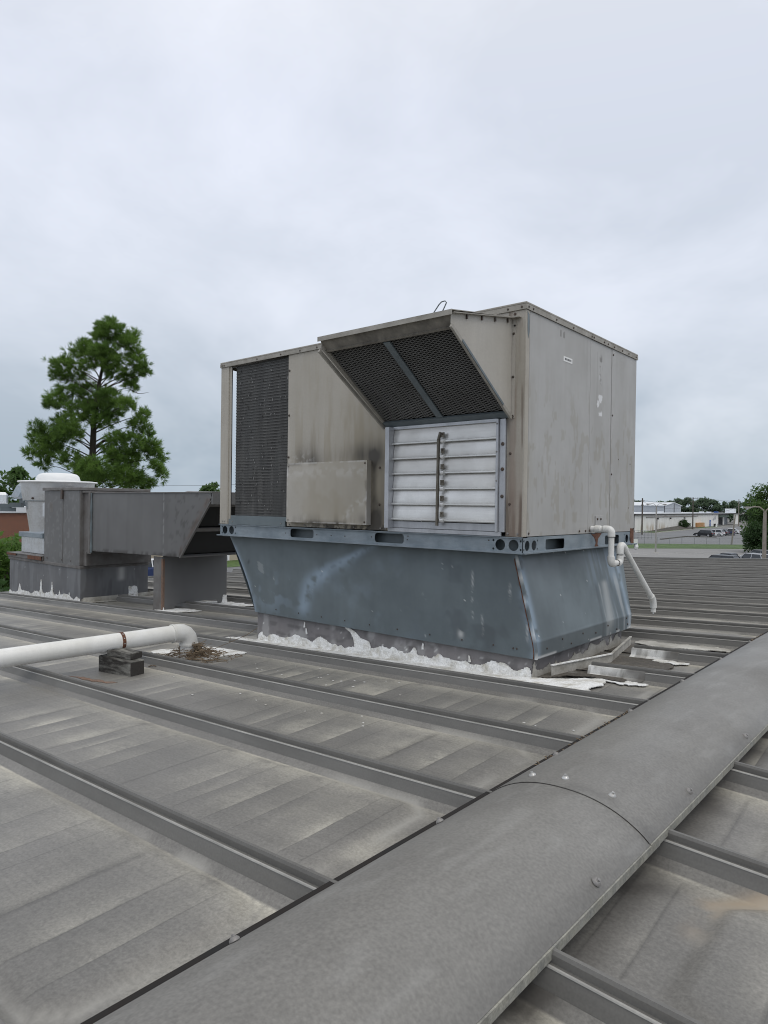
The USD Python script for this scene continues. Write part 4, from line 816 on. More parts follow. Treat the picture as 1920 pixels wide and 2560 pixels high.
# fillet along the foot of the right face
def roofsheet(poly, dz=.004, th=.004): return ext(poly, (0, 0, ZPAN + dz), (1, 0, S_ROOF), (0, 1, 0), th)
band = blot([(-2.45, -.02), (-2.2, -.05), (-1.4, -.04), (-.9, -.09), (-.4, -.12), (.05, -.17), (.10, -.06), (.07, .11), (-2.2, .11), (-2.42, .06)], .008, .03, .9, 18., 8)
put(cb, 'sealant', roofsheet(band, .006), 'seal')
patch = blot([(-.05, .07), (.06, .10), (.16, .15), (.23, .22), (.33, .27), (.36, .25), (.37, .10), (.345, .0), (.30, -.06), (.12, -.12), (-.05, -.05)], .006, .025, .9, 22., 12)
put(cb, 'sealant', roofsheet(patch, .0095), 'seal')
put(cb, 'sealant', roofsheet(blot([(-2.34, .05), (-2.15, .05), (-2.15, .9), (-2.28, 1.0)], .01, .03, .9, 18., 4), .007), 'seal_old')
put(cb, 'sealant', roofsheet(blot([(.05, 1.36), (.30, 1.31), (.66, 1.38), (.60, 1.47), (.34, 1.48), (.05, 1.50)], .007, .03, 1.2, 22., 14), .007), 'seal_old')
# muck lying between curb and diverter
put(cb, 'muck', roofsheet(blot([(.03, .10), (.12, .20), (.20, .50), (.22, .62), (.36, .62), (.52, .66), (.46, .92), (.22, 1.02), (.20, 1.32), (.0, 1.36), (.0, .1)], .008, .035, .8, 16., 33), .005), 'muck')
put(cb, 'muck', roofsheet(blot([(.10, .20), (.24, .26), (.34, .26), (.46, .24), (.40, .33), (.22, .44)], .006, .02, .8, 24., 35), .014, .002), 'muck')
# --- upturned diverter strip
dv = thing('water_diverter', 'bent upturned sheet metal strip edged with white sealant beside the curb corner', 'flashing', (.17, .7, float(zl(.17))))
def upstrip(a, b, h0, h1, th=.004):
    a, b = np.array(a), np.array(b); za, zb2 = zl(a[0]), zl(b[0]); d = (b - a) / np.linalg.norm(b - a); n = np.array([d[1], -d[0]]) * th
    V = [(*a, za), (*b, zb2), (*b, zb2 + h1), (*a, za + h0)]; V += [(p[0] - n[0], p[1] - n[1], p[2]) for p in V]
    F = [(0, 1, 2), (0, 2, 3), (4, 6, 5), (4, 7, 6), (3, 2, 6), (3, 6, 7), (0, 3, 7), (0, 7, 4), (1, 5, 6), (1, 6, 2)]
    return trimesh.Trimesh(np.array(V, float), F, process=False)
A_, B_, C_ = (.072, .195), (.188, .700), (.075, 1.300)
put(dv, 'upstand', upstrip(A_, B_, .062, .055), 'seal_old'); put(dv, 'upstand', upstrip(B_, C_, .055, .060), 'seal_old')
for a, b, h0, h1, mt in ((A_, B_, .064, .057, 'seal'), (B_, C_, .057, .062, 'seal_old')):
    put(dv, 'folded_edge', bar((a[0], a[1], zl(a[0]) + h0), (b[0], b[1], zl(b[0]) + h1), .014, .005), mt)
# --- painted stubs of the cut ribs
def stub(k, x0, x1, seed):
    y = Y0 + DY * k; RS = [(-.066, .0005), (-.060, .004)] + RIB[1:]; full = [(a * 1.06, b * 1.05 + .002) for a, b in RS + [(-a, b) for a, b in RS[::-1]]]
    xs = np.linspace(x0, x1, 34); prof = np.array(full); n = len(prof); V = []
    for x in xs:
        p = prof.copy(); V.append(np.c_[np.full(n, x) + .022 * (meshkit.fbm(np.c_[p * 30, np.full(n, seed)], 3, seed) - .5) * ((x > x1 - .03) * 2.), y + p[:, 0], zl(x) + p[:, 1]])
    V = np.vstack(V); F = []
    for i in range(len(xs) - 1):
        for j in range(n - 1): a = i * n + j; F += [(a, a + n, a + n + 1), (a, a + n + 1, a + 1)]
    c0 = len(V); V = np.vstack([V, (x0, y, zl(x0) + .02)]); F += [(c0, j, j + 1) for j in range(n - 1)]
    m = trimesh.Trimesh(V, F, process=False)
    put(bld, 'sealed_rib_end', m, 'seal_stub', smooth=40, label='white painted rib stub', paint=lambda v: np.stack([.5 * sm(fb(v[:, 0], v[:, 2], 24, seed), .52, .62), 0 * v[:, 0], sm(v[:, 0] + .16 * (fb(v[:, 0], v[:, 2] * 2, 18, seed + 2) - .5), x0 + .10, x1 - .03)], 1))
stub(4, .21, .50, 3); stub(5, .21, .48, 9)
put(bld, 'sealant_patch', roofsheet(blot([(.30, .235), (.46, .22), (.56, .25), (.52, .30), (.30, .305)], .006, .02, 1.2, 24., 41), .008, .003), 'seal')
put(bld, 'sealant_patch', roofsheet(blot([(.36, .85), (.52, .84), (.58, .88), (.48, .915), (.36, .915)], .006, .02, 1.2, 24., 43), .008, .003), 'seal')

# ================================================================== CONDENSATE PIPE
def arc(c, a, b, r, n=7):
    """quarter bend at corner c between directions a (coming from) and b (going to)"""
    a, b = np.asarray(a, float), np.asarray(b, float); c = np.asarray(c, float); o = c + (a + b) * r
    return [o - b * r * math.cos(t) - a * r * math.sin(t) for t in np.linspace(0, PI / 2, n)]
cp = thing('condensate_pipe', 'white plastic condensate drain pipe with trap on the right end of the rooftop unit', 'pipe', (.10, .95, .12))
XP, r = .128, .0165
put(cp, 'pipe', cyl((.004, .822, .113), (.075, .822, .113), r), 'pvc', smooth=40)
def fitting(parent, pts, rr, name='elbow'): return put(parent, name, tube(pts, rr, 18), 'pvc_fit', smooth=40)
fitting(cp, [(.03, .822, .113), (.062, .822, .113)], .0215, 'coupling')
fitting(cp, [(.082, .822, .113)] + arc((XP, .822, .113), (-1, 0, 0), (0, 0, -1), .022) + [(XP, .822, .070)], .0215)
put(cp, 'pipe', cyl((XP, .822, .085), (XP, .822, -.055), r), 'pvc', smooth=40)
fitting(cp, [(XP, .822, -.045)] + arc((XP, .822, -.088), (0, 0, 1), (0, 1, 0), .022) + [(XP, .868, -.088)], .0215)
put(cp, 'pipe', cyl((XP, .86, -.088), (XP, .92, -.088), r), 'pvc', smooth=40)
fitting(cp, [(XP, .912, -.088)] + arc((XP, .958, -.088), (0, -1, 0), (0, 0, 1), .022) + [(XP, .958, -.045)], .0215)
put(cp, 'pipe', cyl((XP, .958, -.06), (XP, .958, -.02), r), 'pvc', smooth=40)
# top bend, then the long fall
e0, e1 = np.array([XP, 1.010, .004]), np.array([XP, 1.520, -.352])
fitting(cp, [(XP, .958, -.035), (XP, .958, -.012), (XP, .962, .004), (XP, .975, .012), (XP, .992, .012), tuple(e0 + (0, .0, .0)), tuple(e0 + (e1 - e0) * .05)], .0215)
put(cp, 'pipe', cyl(e0, e1, r), 'pvc', smooth=40)
dd = (e1 - e0) / np.linalg.norm(e1 - e0)
fitting(cp, [e1 - dd * .02, e1 + dd * .012, e1 + dd * .03 + (0, 0, -.006), e1 + (0, .034, -.05), e1 + (0, .035, -.072)], .0215)
put(cp, 'pipe', cyl(e1 + (0, .035, -.06), e1 + (0, .035, -.10), r * .98), 'pvc', smooth=40)
for p_, q_ in (((XP, .822, .0695), (XP, .822, .0665)), ((XP, .958, -.0445), (XP, .958, -.0415)), ((XP, .911, -.088), (XP, .909, -.088))): put(cp, 'glue_ring', tube([p_, q_], .0195, 14), 'pvc_seam')
put(cp, 'drip', trimesh.creation.icosphere(2, .005).apply_translation(e1 + (0, .035, -.108)), plain('water_drop', (.8, .82, .85), .05))
# torn white bag-like scrap caught at the far corner of the rail
put(None, 'rag', (lambda m: trimesh.Trimesh(m.vertices * (.012, .028, .022) * (1 + .5 * (meshkit.fbm(m.vertices * 2.2, 3, 4)[:, None] - .5)) + (.012, 1.535, -.020), m.faces, process=False))(trimesh.creation.icosphere(3, 1.)), 'paper', smooth=True,
    label='small crumpled white scrap caught at the far corner of the base rail', cat='scrap')

# ================================================================== LARGE WHITE DRAIN PIPE, BLOCKS, NEST
dp = thing('drain_pipe', 'thick white plastic pipe lying across the roof with an elbow turning down', 'pipe', (-2.1, -.6, -.68))
pa, pb = np.array([-2.0335, -0.6789, -0.5779]), np.array([-2.1818, -2.0101, -0.6014]); R4 = .0505
dirp = (pb - pa) / np.linalg.norm(pb - pa)
put(dp, 'pipe', cyl(pa - dirp * .02, pb, R4, 40), 'pvc', smooth=40, paint=lambda v: np.stack([.25 * sm(fb(v[:, 1], v[:, 2], 9, 4), .55, .7) * sm(v[:, 2], -.60, -.66), 0 * v[:, 0], .9 * np.exp(-((v[:, 1] + .965) / .02) ** 2) * sm(fb(v[:, 1], v[:, 2], 30, 4), .5, .6)], 1))
q0 = pa - dirp * .005
el = [q0 + dirp * .032, q0, q0 - dirp * .034 + (0, 0, -.003), q0 - dirp * .058 + (0, 0, -.016), q0 - dirp * .074 + (0, 0, -.036), q0 - dirp * .080 + (0, 0, -.060), q0 - dirp * .081 + (0, 0, -.085)]
put(dp, 'elbow', tube(el, [.0558, .0556, .0550, .0548, .0550, .0556, .0558], 40), 'pvc_fit', smooth=40)
put(dp, 'elbow_rim', cat_([tube([q0 + dirp * .033, q0 + dirp * .022], .0580, 40), tube([el[-1] + (0, 0, .014), el[-1]], .0585, 40)]), 'pvc_fit', smooth=40)
put(dp, 'riser', cyl(el[-1], el[-1] + (0, 0, -.14), R4, 32), 'pvc', smooth=40)
# perforated rusty strap over the pipe
sc = pa + dirp * .345; u1, u2 = frame_of(dirp)
sidev = np.cross(dirp, (0, 0, 1)); sidev /= np.linalg.norm(sidev); upv = np.cross(sidev, dirp)
sp = []
for a in np.linspace(-.30 * PI, 1.22 * PI, 26): sp.append(sc + (math.cos(a) * sidev + math.sin(a) * upv) * (R4 + .0015))
sp = [sp[0] + sidev * .012 - upv * .028] + sp
st = []
for i in range(len(sp) - 1): st.append(bar(sp[i], sp[i + 1], .019, .002, np.cross(sp[i + 1] - sp[i], dirp)))
strap = put(dp, 'strap', cat_(st), 'rust', label='rusty perforated hanger strap')
for i in range(2, 26, 3):
    p = sp[i]; nn = (p - sc) / np.linalg.norm(p - sc); put(strap, 'hole', tube([p + nn * .0012, p + nn * .0022], .0038, 8), 'screw_bright')
def rotbox(c, dx, dy, dz, ang, ch=.003):
    m = bx(-dx / 2, dx / 2, -dy / 2, dy / 2, 0, dz, ch); m.apply_transform(trimesh.transformations.rotation_matrix(ang, (0, 0, 1))); m.apply_translation(c); return m
zb0 = float(zl(-1.97))
bc = (-1.955, -1.085)
b1 = thing('wood_block', 'larger weathered timber block on the roof under the white pipe', 'wood block', (*bc, zb0))
blk = rotbox((*bc, zb0 - .004), .295, .094, .094, .10)
put(b1, 'timber', blk, 'wood'); 
put(b1, 'end_grain', rotbox((bc[0] + .1475 * math.cos(.1) + .0006, bc[1] + .1475 * math.sin(.1), zb0 + .001), .002, .086, .084, .10, 0), 'wood_end', label='blackened cut end')
bc2 = (-1.955, -1.065)
b2 = thing('wood_block', 'smaller flat wood offcut lying on the timber block under the pipe', 'wood block', (*bc2, zb0 + .09))
put(b2, 'timber', rotbox((*bc2, zb0 + .0905), .20, .085, .036, .16), 'wood')
put(b2, 'end_grain', rotbox((bc2[0] + .1003 * math.cos(.16), bc2[1] + .1003 * math.sin(.16), zb0 + .093), .002, .079, .031, .16, 0), 'wood_end', label='blackened cut end')
ns = []
nc = np.array([-1.985, -.575]); 
for i in range(520):
    a = rng.uniform(0, 2 * PI); rad = abs(rng.normal(0, .11)); c = nc + rad * np.array([1.35 * math.cos(a), .85 * math.sin(a)])
    hgt = max(0.004, .085 * math.exp(-(rad / .12) ** 2) * rng.uniform(.2, 1.15)); Ls = rng.uniform(.025, .10); th = rng.uniform(0, PI) if rng.random() < .5 else rng.normal(.4, .5)
    d = np.array([math.cos(th), math.sin(th), rng.normal(0, .16)]) * Ls / 2; p = np.array([*c, zl(c[0]) + .006 + hgt])
    mid_ = p + rng.normal(0, .006, 3); a0 = p - d; a1 = p + d
    for q in (a0, a1, mid_): q[2] = max(q[2], zl(q[0]) + .005)
    ns.append(tube([a0, mid_, a1], [rng.uniform(.0011, .0026)] * 3, 5, False))
put(None, 'twig_nest', cat_(ns), 'twig', label='loose heap of dry brown twigs round the foot of the pipe elbow', cat='twigs', kind='stuff')
tw_ = [[(-1.98, -.47, .03), (-1.86, -.40, .085), (-1.78, -.33, .13), (-1.72, -.29, .175)], [(-1.86, -.40, .085), (-1.84, -.41, .12)], [(-1.98, -.5, .02), (-1.9, -.46, .06), (-1.83, -.47, .085)], [(-2.12, -.60, .03), (-2.2, -.66, .075), (-2.22, -.66, .10)]]
put(None, 'twig', cat_([tube([(x, y, zl(x) + z) for x, y, z in t_], .0018, 5) for t_ in tw_[:2]]), 'twig', label='long thin twig sticking up out of the twig heap', cat='twig')
put(bld, 'sealant_patch', roofsheet(blot([(-2.40, -.63), (-2.30, -.40), (-2.2, -.30), (-1.95, -.28), (-1.80, -.28), (-1.86, -.42), (-1.79, -.57), (-1.95, -.63), (-2.2, -.68)], .007, .03, 1.0, 18., 61), .006), 'seal')
# flecks of sealant and bird lime dropped on the pans
fl = []
for i in range(46):
    x, y = rng.uniform(-1.6, .6), rng.choice([-.60, -.45, -.55, -1.05]) + rng.normal(0, .07)
    if abs(((y - Y0) / DY) % 1 - 0.) < .12 or ((y - Y0) / DY) % 1 > .88: continue
    s_ = rng.uniform(.002, .007); fl.append(roofsheet(jag([(x - s_, y - s_ * .6), (x + s_, y - s_ * .5), (x + s_ * .8, y + s_ * .6), (x - s_ * .7, y + s_ * .5)], s_ * .45, .004, i), .0035 + .004, .0015))
put(bld, 'sealant_fleck', cat_(fl), 'seal', kind='stuff')

# ================================================================== SUPPLY UNIT AND EXHAUST FAN on the left curb
LX0, LX1, LY0, LY1 = -7.965, -6.003, .644, 1.492
lc = thing('roof_curb', 'dark grey sheet metal curb carrying the fan and the long intake duct on the left', 'roof curb', (-7., 1.07, float(zl(-7.))))
def lcurb_paint(v):
    x, y, z = v.T; s_ = x + y; n3 = fb(s_, z, 26, 404); n = fb(s_, z, 6, 401); n2 = meshkit.fbm(np.stack([s_ * 9, z * 2, 0 * s_], -1), 4, 40)
    lt = .6 * np.exp(-((s_ + 4.86) / .045) ** 2) * sm(z, -.73, -.67) * sm(-z, .53, .56) * (y > .66)
    lt += .7 * np.exp(-((s_ + 5.36) / .12) ** 2) * sm(z, -.57, -.55) * 0
    return np.stack([.3 * sm(n2, .5, .66), lt + .4 * sm(n3, .84, .87), .40 * sm(n2, .47, .64)], 1)
put(lc, 'side_face', slab((LX0, LY0, -1.06), (LX1 - LX0 - .002, 0, 0), (0, 0, .52), (0, -1, 0), .03, 120, 40), 'left_curb', paint=lcurb_paint)
put(lc, 'side_face', slab((LX1, LY0 + .001, -1.06), (0, LY1 - LY0, 0), (0, 0, .52), (1, 0, 0), .03, 90, 40), 'left_curb', paint=lcurb_paint)
put(lc, 'side_face', cat_([bx(LX0 + .03, LX1 - .03, LY1 - .03, LY1, -1.06, -.54), bx(LX0, LX0 + .03, LY0 + .03, LY1, -1.06, -.54)]), 'left_curb')
put(lc, 'curb_cap', cat_([bx(LX0 - .02, LX1 + .006, LY0 - .012, LY1 + .02, -.540, -.505, .004)]), 'left_trim')
put(lc, 'curb_cap', cat_([bx(LX0 - .03, -6.95, LY0 - .02, LY1 + .03, -.505, -.455, .004), bx(LX0 - .03, -6.95, LY0 - .03, LY1 + .03, -.455, -.447)]), 'left_trim')
put(lc, 'rust_stain', cat_([bx(-7.35, -6.96, LY0 - .031, LY0 - .028, -.50, -.452), bx(LX0 - .03, -7.7, LY0 - .0315, LY0 - .029, -.478, -.452)]), 'rust')
h = smear(LX1 - LX0, .03, .06, 43, .01, spikes=((.32, .10, .18), (.95, .06, .30), (1.10, .03, .10), (1.25, .06, .26), (1.45, .04, .16), (1.7, .05, .12)))
pts = [(LX0 + a, zl(LX0 + a) + b) for a, b in h] + [(LX1, zl(LX1) - .02), (LX0, zl(LX0) - .02)]
put(lc, 'sealant', ext(blot(Polygon(pts).buffer(0), .008, .012, .6, 30., 5), (0, LY0 - .002, 0), (1, 0, 0), (0, 0, 1), .004), 'seal')
h = smear(LY1 - LY0, .02, .04, 47, .01)
pts = [(LY0 + a, zl(LX1) + b) for a, b in h] + [(LY1, zl(LX1) - .02), (LY0, zl(LX1) - .02)]
put(lc, 'sealant', ext(blot(Polygon(pts).buffer(0), .008, .012, .6, 30., 6), (LX1 + .002, 0, 0), (0, 1, 0), (0, 0, 1), .004), 'seal_old')
put(lc, 'sealant', roofsheet(blot([(-6.05, .56), (-5.8, .58), (-5.70, .9), (-5.70, 1.25), (-5.62, 1.6), (-5.9, 1.6), (-6.02, 1.3)], .014, .04, 1.0, 12., 71), .006), 'seal_old')
put(lc, 'diverter', cat_([bar((-5.88, .62, zl(-5.88) + .03), (-5.80, 1.18, zl(-5.8) + .03), .004, .06), bar((-5.80, 1.18, zl(-5.8) + .03), (-5.92, 1.56, zl(-5.92) + .03), .004, .06)]), 'seal_old')
put(lc, 'sealant', ext(jag([(0, 0), (.12, .01), (.13, .14), (.02, .15)], .02, .01, 5), (-5.795, 1.12, zl(-5.8) + .005), (.0, 1, 0), (-.25, 0, 1), .006), 'seal')
# supply cabinet
su = thing('supply_unit', 'dark grey sheet metal supply air cabinet with long boxed duct and slanted intake mouth', 'air handler', (-6.4, 1.07, -.5))
def su_paint(v):
    x, y, z = v.T; s_ = x + y; n2 = meshkit.fbm(np.stack([s_ * 7, z * 1.2, 0 * s_], -1), 4, 60); n3 = fb(s_, z, 22, 62)
    return np.stack([.15 * sm(n2, .5, .66) + .5 * sm(z, -.25, -.33) * sm(n3, .4, .6) * (y < .9) * (x > -5.9), .12 * sm(n3, .6, .7), 0 * x], 1)
put(su, 'cabinet_front', slab((-6.93, LY0 - .006, -.505), (.50, 0, 0), (0, 0, .862), (0, -1, 0), .02, 30, 60), 'left_unit', paint=su_paint)
put(su, 'cabinet_front', slab((-6.425, LY0 - .010, -.505), (.405, 0, 0), (0, 0, .862), (0, -1, 0), .02, 30, 60), 'left_unit', paint=su_paint)
put(su, 'cabinet_body', bx(-6.93, -6.022, LY0 + .016, LY1, -.505, .357), 'left_unit')
put(su, 'end_panel', bx(-6.020, -6.004, LY0 - .008, LY1 + .002, -.500, .357), 'left_trim')
put(su, 'cabinet_lid', cat_([bx(-6.96, -5.99, LY0 - .02, LY1 + .02, .360, .396, .004)]), 'left_trim')
put(su, 'door_latch', bx(-6.455, -6.41, LY0 - .030, LY0 - .011, .26, .372), 'screw')
put(su, 'door_hinge', bx(-6.432, -6.424, LY0 - .014, LY0 - .009, -.49, .26), 'seam')
put(su, 'faded_mark', bx(-6.78, -6.70, LY0 - .0068, LY0 - .0062, .10, .22), 'left_trim')
for x in (-6.84, -6.45, -6.22): screw(su, (x, LY0 - .010, -.46), (0, -1, 0), .008, .005)
# duct
DX0, DX1 = -6.004, -3.56
def duct_paint(v):
    x, y, z = v.T; n2 = meshkit.fbm(np.stack([x * 9, z * 1.1, 0 * x], -1), 4, 81); n3 = fb(x, z, 20, 82)
    zb2 = -.324 + (x + 5.83) * .0195
    e = (x - (-4.085)) * (.33 + .29) - (z + .29) * (DX1 + 4.085)
    return np.stack([.12 * sm(n2, .48, .66) + .8 * sm(z - zb2, .05, .0) * sm(n3, .40, .55) + .4 * sm(n3, .63, .68) * sm(x, -4.5, -4.0), .35 * np.exp(-(((x + 4.355) / .006) ** 2)) * sm(n3, .35, .5), .5 * np.exp(-((e + .0) / .03) ** 2) * sm(n3, .4, .6)], 1)
dpoly = Polygon([(-5.83, -.324), (-4.085, -.290), (DX1, .300), (DX1, .330), (-5.83, .330)])
def dense(poly, y, n=60):
    """a front sheet cut into a grid so that stains can be painted on it"""
    x0, z0, x1, z1 = poly.bounds; xs, zs_ = np.linspace(x0, x1, n * 2 + 1), np.linspace(0, 1, n // 2 + 1); V, F = [], []
    for x in xs:
        zl_ = -.324 + (x + 5.83) * .0195 if x < -4.085 else -.290 + (x + 4.085) * (.59 / (DX1 + 4.085)); V += [(x, y, zl_ + (.330 - zl_) * t) for t in zs_]
    k = len(zs_)
    for i in range(len(xs) - 1):
        for j in range(k - 1): a = i * k + j; F += [(a, a + k, a + k + 1), (a, a + k + 1, a + 1)]
    return trimesh.Trimesh(np.array(V), F, process=False)
D_Y0, D_Y1 = LY0 + .03, LY1 - .02
put(su, 'duct_side', dense(dpoly, D_Y0), 'left_unit', paint=duct_paint)
put(su, 'duct_side', ext(dpoly, (0, D_Y1, 0), (1, 0, 0), (0, 0, 1), .004), 'left_unit')
put(su, 'duct_top', bx(-5.83, DX1 + .01, D_Y0 - .008, D_Y1 + .008, .330, .338), 'left_trim')
put(su, 'duct_bottom', trimesh.Trimesh(np.array([(-5.83, D_Y0, -.322), (-4.085, D_Y0, -.288), (-4.085, D_Y1, -.288), (-5.83, D_Y1, -.322)]), [(0, 2, 1), (0, 3, 2)], process=False), 'left_unit')
put(su, 'duct_collar', cat_([bx(-6.004, -5.80, D_Y0 - .02, D_Y1 + .01, .335, .352), bx(-6.003, -5.832, D_Y0 + .005, D_Y1 - .01, -.36, .33), bx(-5.832, -5.802, D_Y0 - .028, D_Y0 - .001, -.345, .335)]), 'left_trim')
put(su, 'sealant_bead', cat_([tube([(-5.80, D_Y0 - .010, z) for z in np.linspace(-.34, .33, 12)], [.012 + .004 * math.sin(i * 1.7) for i in range(12)], 8)]), 'galv')
put(su, 'base_skirt', cat_([bx(-6.0, -5.93, D_Y0, LY1, -.50, -.34)]), 'left_trim')
# slanted mouth: frame, dark screens, middle bar, drip lip
ma, mb = np.array([-4.085, 0, -.290]), np.array([DX1, 0, .300]); md = (mb - ma) / np.linalg.norm(mb - ma); mL = np.linalg.norm(mb - ma); mn = np.array([md[2], 0, -md[0]])
def mp_(t, y, o=0.): return ma + md * t + mn * o + np.array([0, y, 0])
put(su, 'mouth_frame', bar(mp_(0, D_Y0 + .012, .006), mp_(mL - .05, D_Y0 + .012, .006), .022, .02, (0, 1, 0)), 'left_trim')
put(su, 'mouth_frame', bar(mp_(0, D_Y1 - .012, .006), mp_(mL - .05, D_Y1 - .012, .006), .022, .02, (0, 1, 0)), 'left_trim')
put(su, 'mouth_frame', bar(mp_(.012, D_Y0 + .02, .004), mp_(.012, D_Y1 - .02, .004), .02, .02, mn), 'left_unit')
put(su, 'mouth_frame', bar(mp_(mL * .47, D_Y0 + .022, .008), mp_(mL * .47, D_Y1 - .022, .008), .042, .012, mn), 'left_trim')
put(su, 'mouth_frame', bar(mp_(mL - .10, D_Y0 + .022, .008), mp_(mL - .10, D_Y1 - .022, .008), .040, .012, mn), 'left_trim')
put(su, 'mouth_lip', bx(DX1 - .01, DX1 + .012, D_Y0 + .0, D_Y1, .225, .329), 'left_unit')
for t0, t1 in ((.03, mL * .47 - .025), (mL * .47 + .025, mL - .125)):
    put(su, 'intake_screen', trimesh.Trimesh(np.array([mp_(t0, D_Y0 + .02, -.01), mp_(t1, D_Y0 + .02, -.01), mp_(t1, D_Y1 - .02, -.01), mp_(t0, D_Y1 - .02, -.01)]), [(0, 1, 2), (0, 2, 3)], process=False), 'interior')
# leg panel under the mouth
lgx = -4.40
leg = Polygon([(.70, -.30), (1.475, -.30), (1.475, -.855), (1.365, -.855), (1.355, -.80), (1.22, -.79), (.90, -.795), (.835, -.81), (.83, -.848), (.70, -.852)])
put(su, 'leg_panel', ext(leg, (lgx, 0, 0), (0, 1, 0), (0, 0, 1), .006), 'left_unit')
put(su, 'leg_panel', bx(lgx - .16, lgx - .001, .695, .701, -.855, -.31), 'left_trim')
put(su, 'leg_panel', bx(lgx - .13, lgx - .001, 1.476, 1.480, -.86, -.31), 'left_unit')
put(su, 'rust_stain', cat_([bx(lgx - .02, lgx + .0075, .6945, .7000, -.853, -.33), bx(lgx + .0062, lgx + .0075, .702, .718, -.853, -.33)]), 'rust_soft')
put(su, 'sealant', cat_([roofsheet(blot([(-4.50, .62), (-4.30, .60), (-4.05, .72), (-3.98, .90), (-4.3, .92), (-4.44, .88), (-4.42, .75)], .012, .035, .8, 12., 81), .006),
    roofsheet(blot([(-4.7, 1.06), (-4.3, 1.05), (-4.0, 1.2), (-3.8, 1.5), (-4.6, 1.5)], .014, .05, 1.1, 12., 84), .0075)]), 'seal')
put(su, 'sealant', cat_([ext(jag([(1.40, -.862), (1.48, -.862), (1.47, -.76), (1.43, -.75)], .01, .01, 6), (lgx + .0065, 0, 0), (0, 1, 0), (0, 0, 1), .003), ext(jag([(.697, -.86), (.715, -.86), (.712, -.82), (.70, -.81)], .004, .006, 6), (lgx + .0085, 0, 0), (0, 1, 0), (0, 0, 1), .002)]), 'seal')
# exhaust fan
fx, fy = -7.52, 1.07
fan = thing('exhaust_fan', 'spun aluminium upblast exhaust fan with white rimmed bowl and domed motor cover', 'exhaust fan', (fx, fy, -.447))
def lathe(prof, n=64, c=(fx, fy)):
    prof = np.array(prof); a = np.arange(n) * 2 * PI / n; V = np.vstack([np.c_[c[0] + r * np.cos(a), c[1] + r * np.sin(a), np.full(n, z)] for r, z in prof]); F = []
    for i in range(len(prof) - 1):
        for j in range(n): p, q = i * n + j, i * n + (j + 1) % n; F += [(p, q, q + n), (p, q + n, p + n)]
    return trimesh.Trimesh(V, F, process=False)
put(fan, 'base', bx(fx - .33, fx + .33, fy - .33, fy + .33, -.447, -.225, .01), 'fan_alu')
put(fan, 'base_cap', bx(fx - .355, fx + .355, fy - .355, fy + .355, -.240, -.175, .006), 'galv_rail')
put(fan, 'neck', lathe([(.335, -.178), (.345, -.10), (.37, .06), (.392, .235), (.392, .243)]), 'fan_alu', smooth=40)
put(fan, 'bowl', lathe([(.415, .232), (.418, .240), (.432, .33), (.452, .480), (.454, .487)]), 'fan_alu', smooth=40)
put(fan, 'seam_ring', lathe([(.392, .228), (.421, .230), (.422, .238), (.394, .240)]), 'galv_dark')
put(fan, 'rim', lathe([(.451, .474), (.480, .472), (.488, .482), (.480, .494), (.450, .497), (.37, .46), (.27, .46)]), 'fan_white', smooth=50)
put(fan, 'motor_dome', lathe([(.272, .44), (.269, .52), (.257, .560), (.230, .588), (.19, .601), (.11, .606), (.0, .607)]), 'fan_white', smooth=60)
put(fan, 'rivet', trimesh.creation.icosphere(1, .016).apply_translation((fx + .16, fy - .395, .268)), 'screw')
put(fan, 'plate', (lambda m: m)(bar((fx + .26, fy - .31, .12), (fx + .33, fy - .22, .12), .02, .17)), 'fan_alu')
put(fan, 'grease_label', (lambda a: trimesh.Trimesh(np.array([(fx + r_ * math.cos(t), fy + r_ * math.sin(t), z) for r_, z in ((.4455, .42), (.4355, .34)) for t in np.linspace(a, a + .10, 5)]), [t_ for j in range(4) for t_ in ((j, j + 5, j + 6), (j, j + 6, j + 1))], process=False))(-2.15), 'paper')
put(fan, 'conduit', tube([(fx + .40, fy - .27, .06), (fx + .42, fy - .30, -.02), (fx + .40, fy - .33, -.12), (fx + .40, fy - .34, -.22), (fx + .42, fy - .33, -.36), (fx + .46, fy - .3, -.45)], .017, 10), 'cable', smooth=40)
# hinge arm with angled grease guard on the far left side
put(fan, 'hinge_bracket', cat_([bar((fx - .30, fy - .33, .175), (fx - .40, fy - .44, .175), .10, .06), bar((fx - .40, fy - .44, .165), (fx - .62, fy - .62, .165), .05, .05), bar((fx - .36, fy - .40, .115), (fx - .50, fy - .52, .115), .05, .05)]), 'galv_dark')

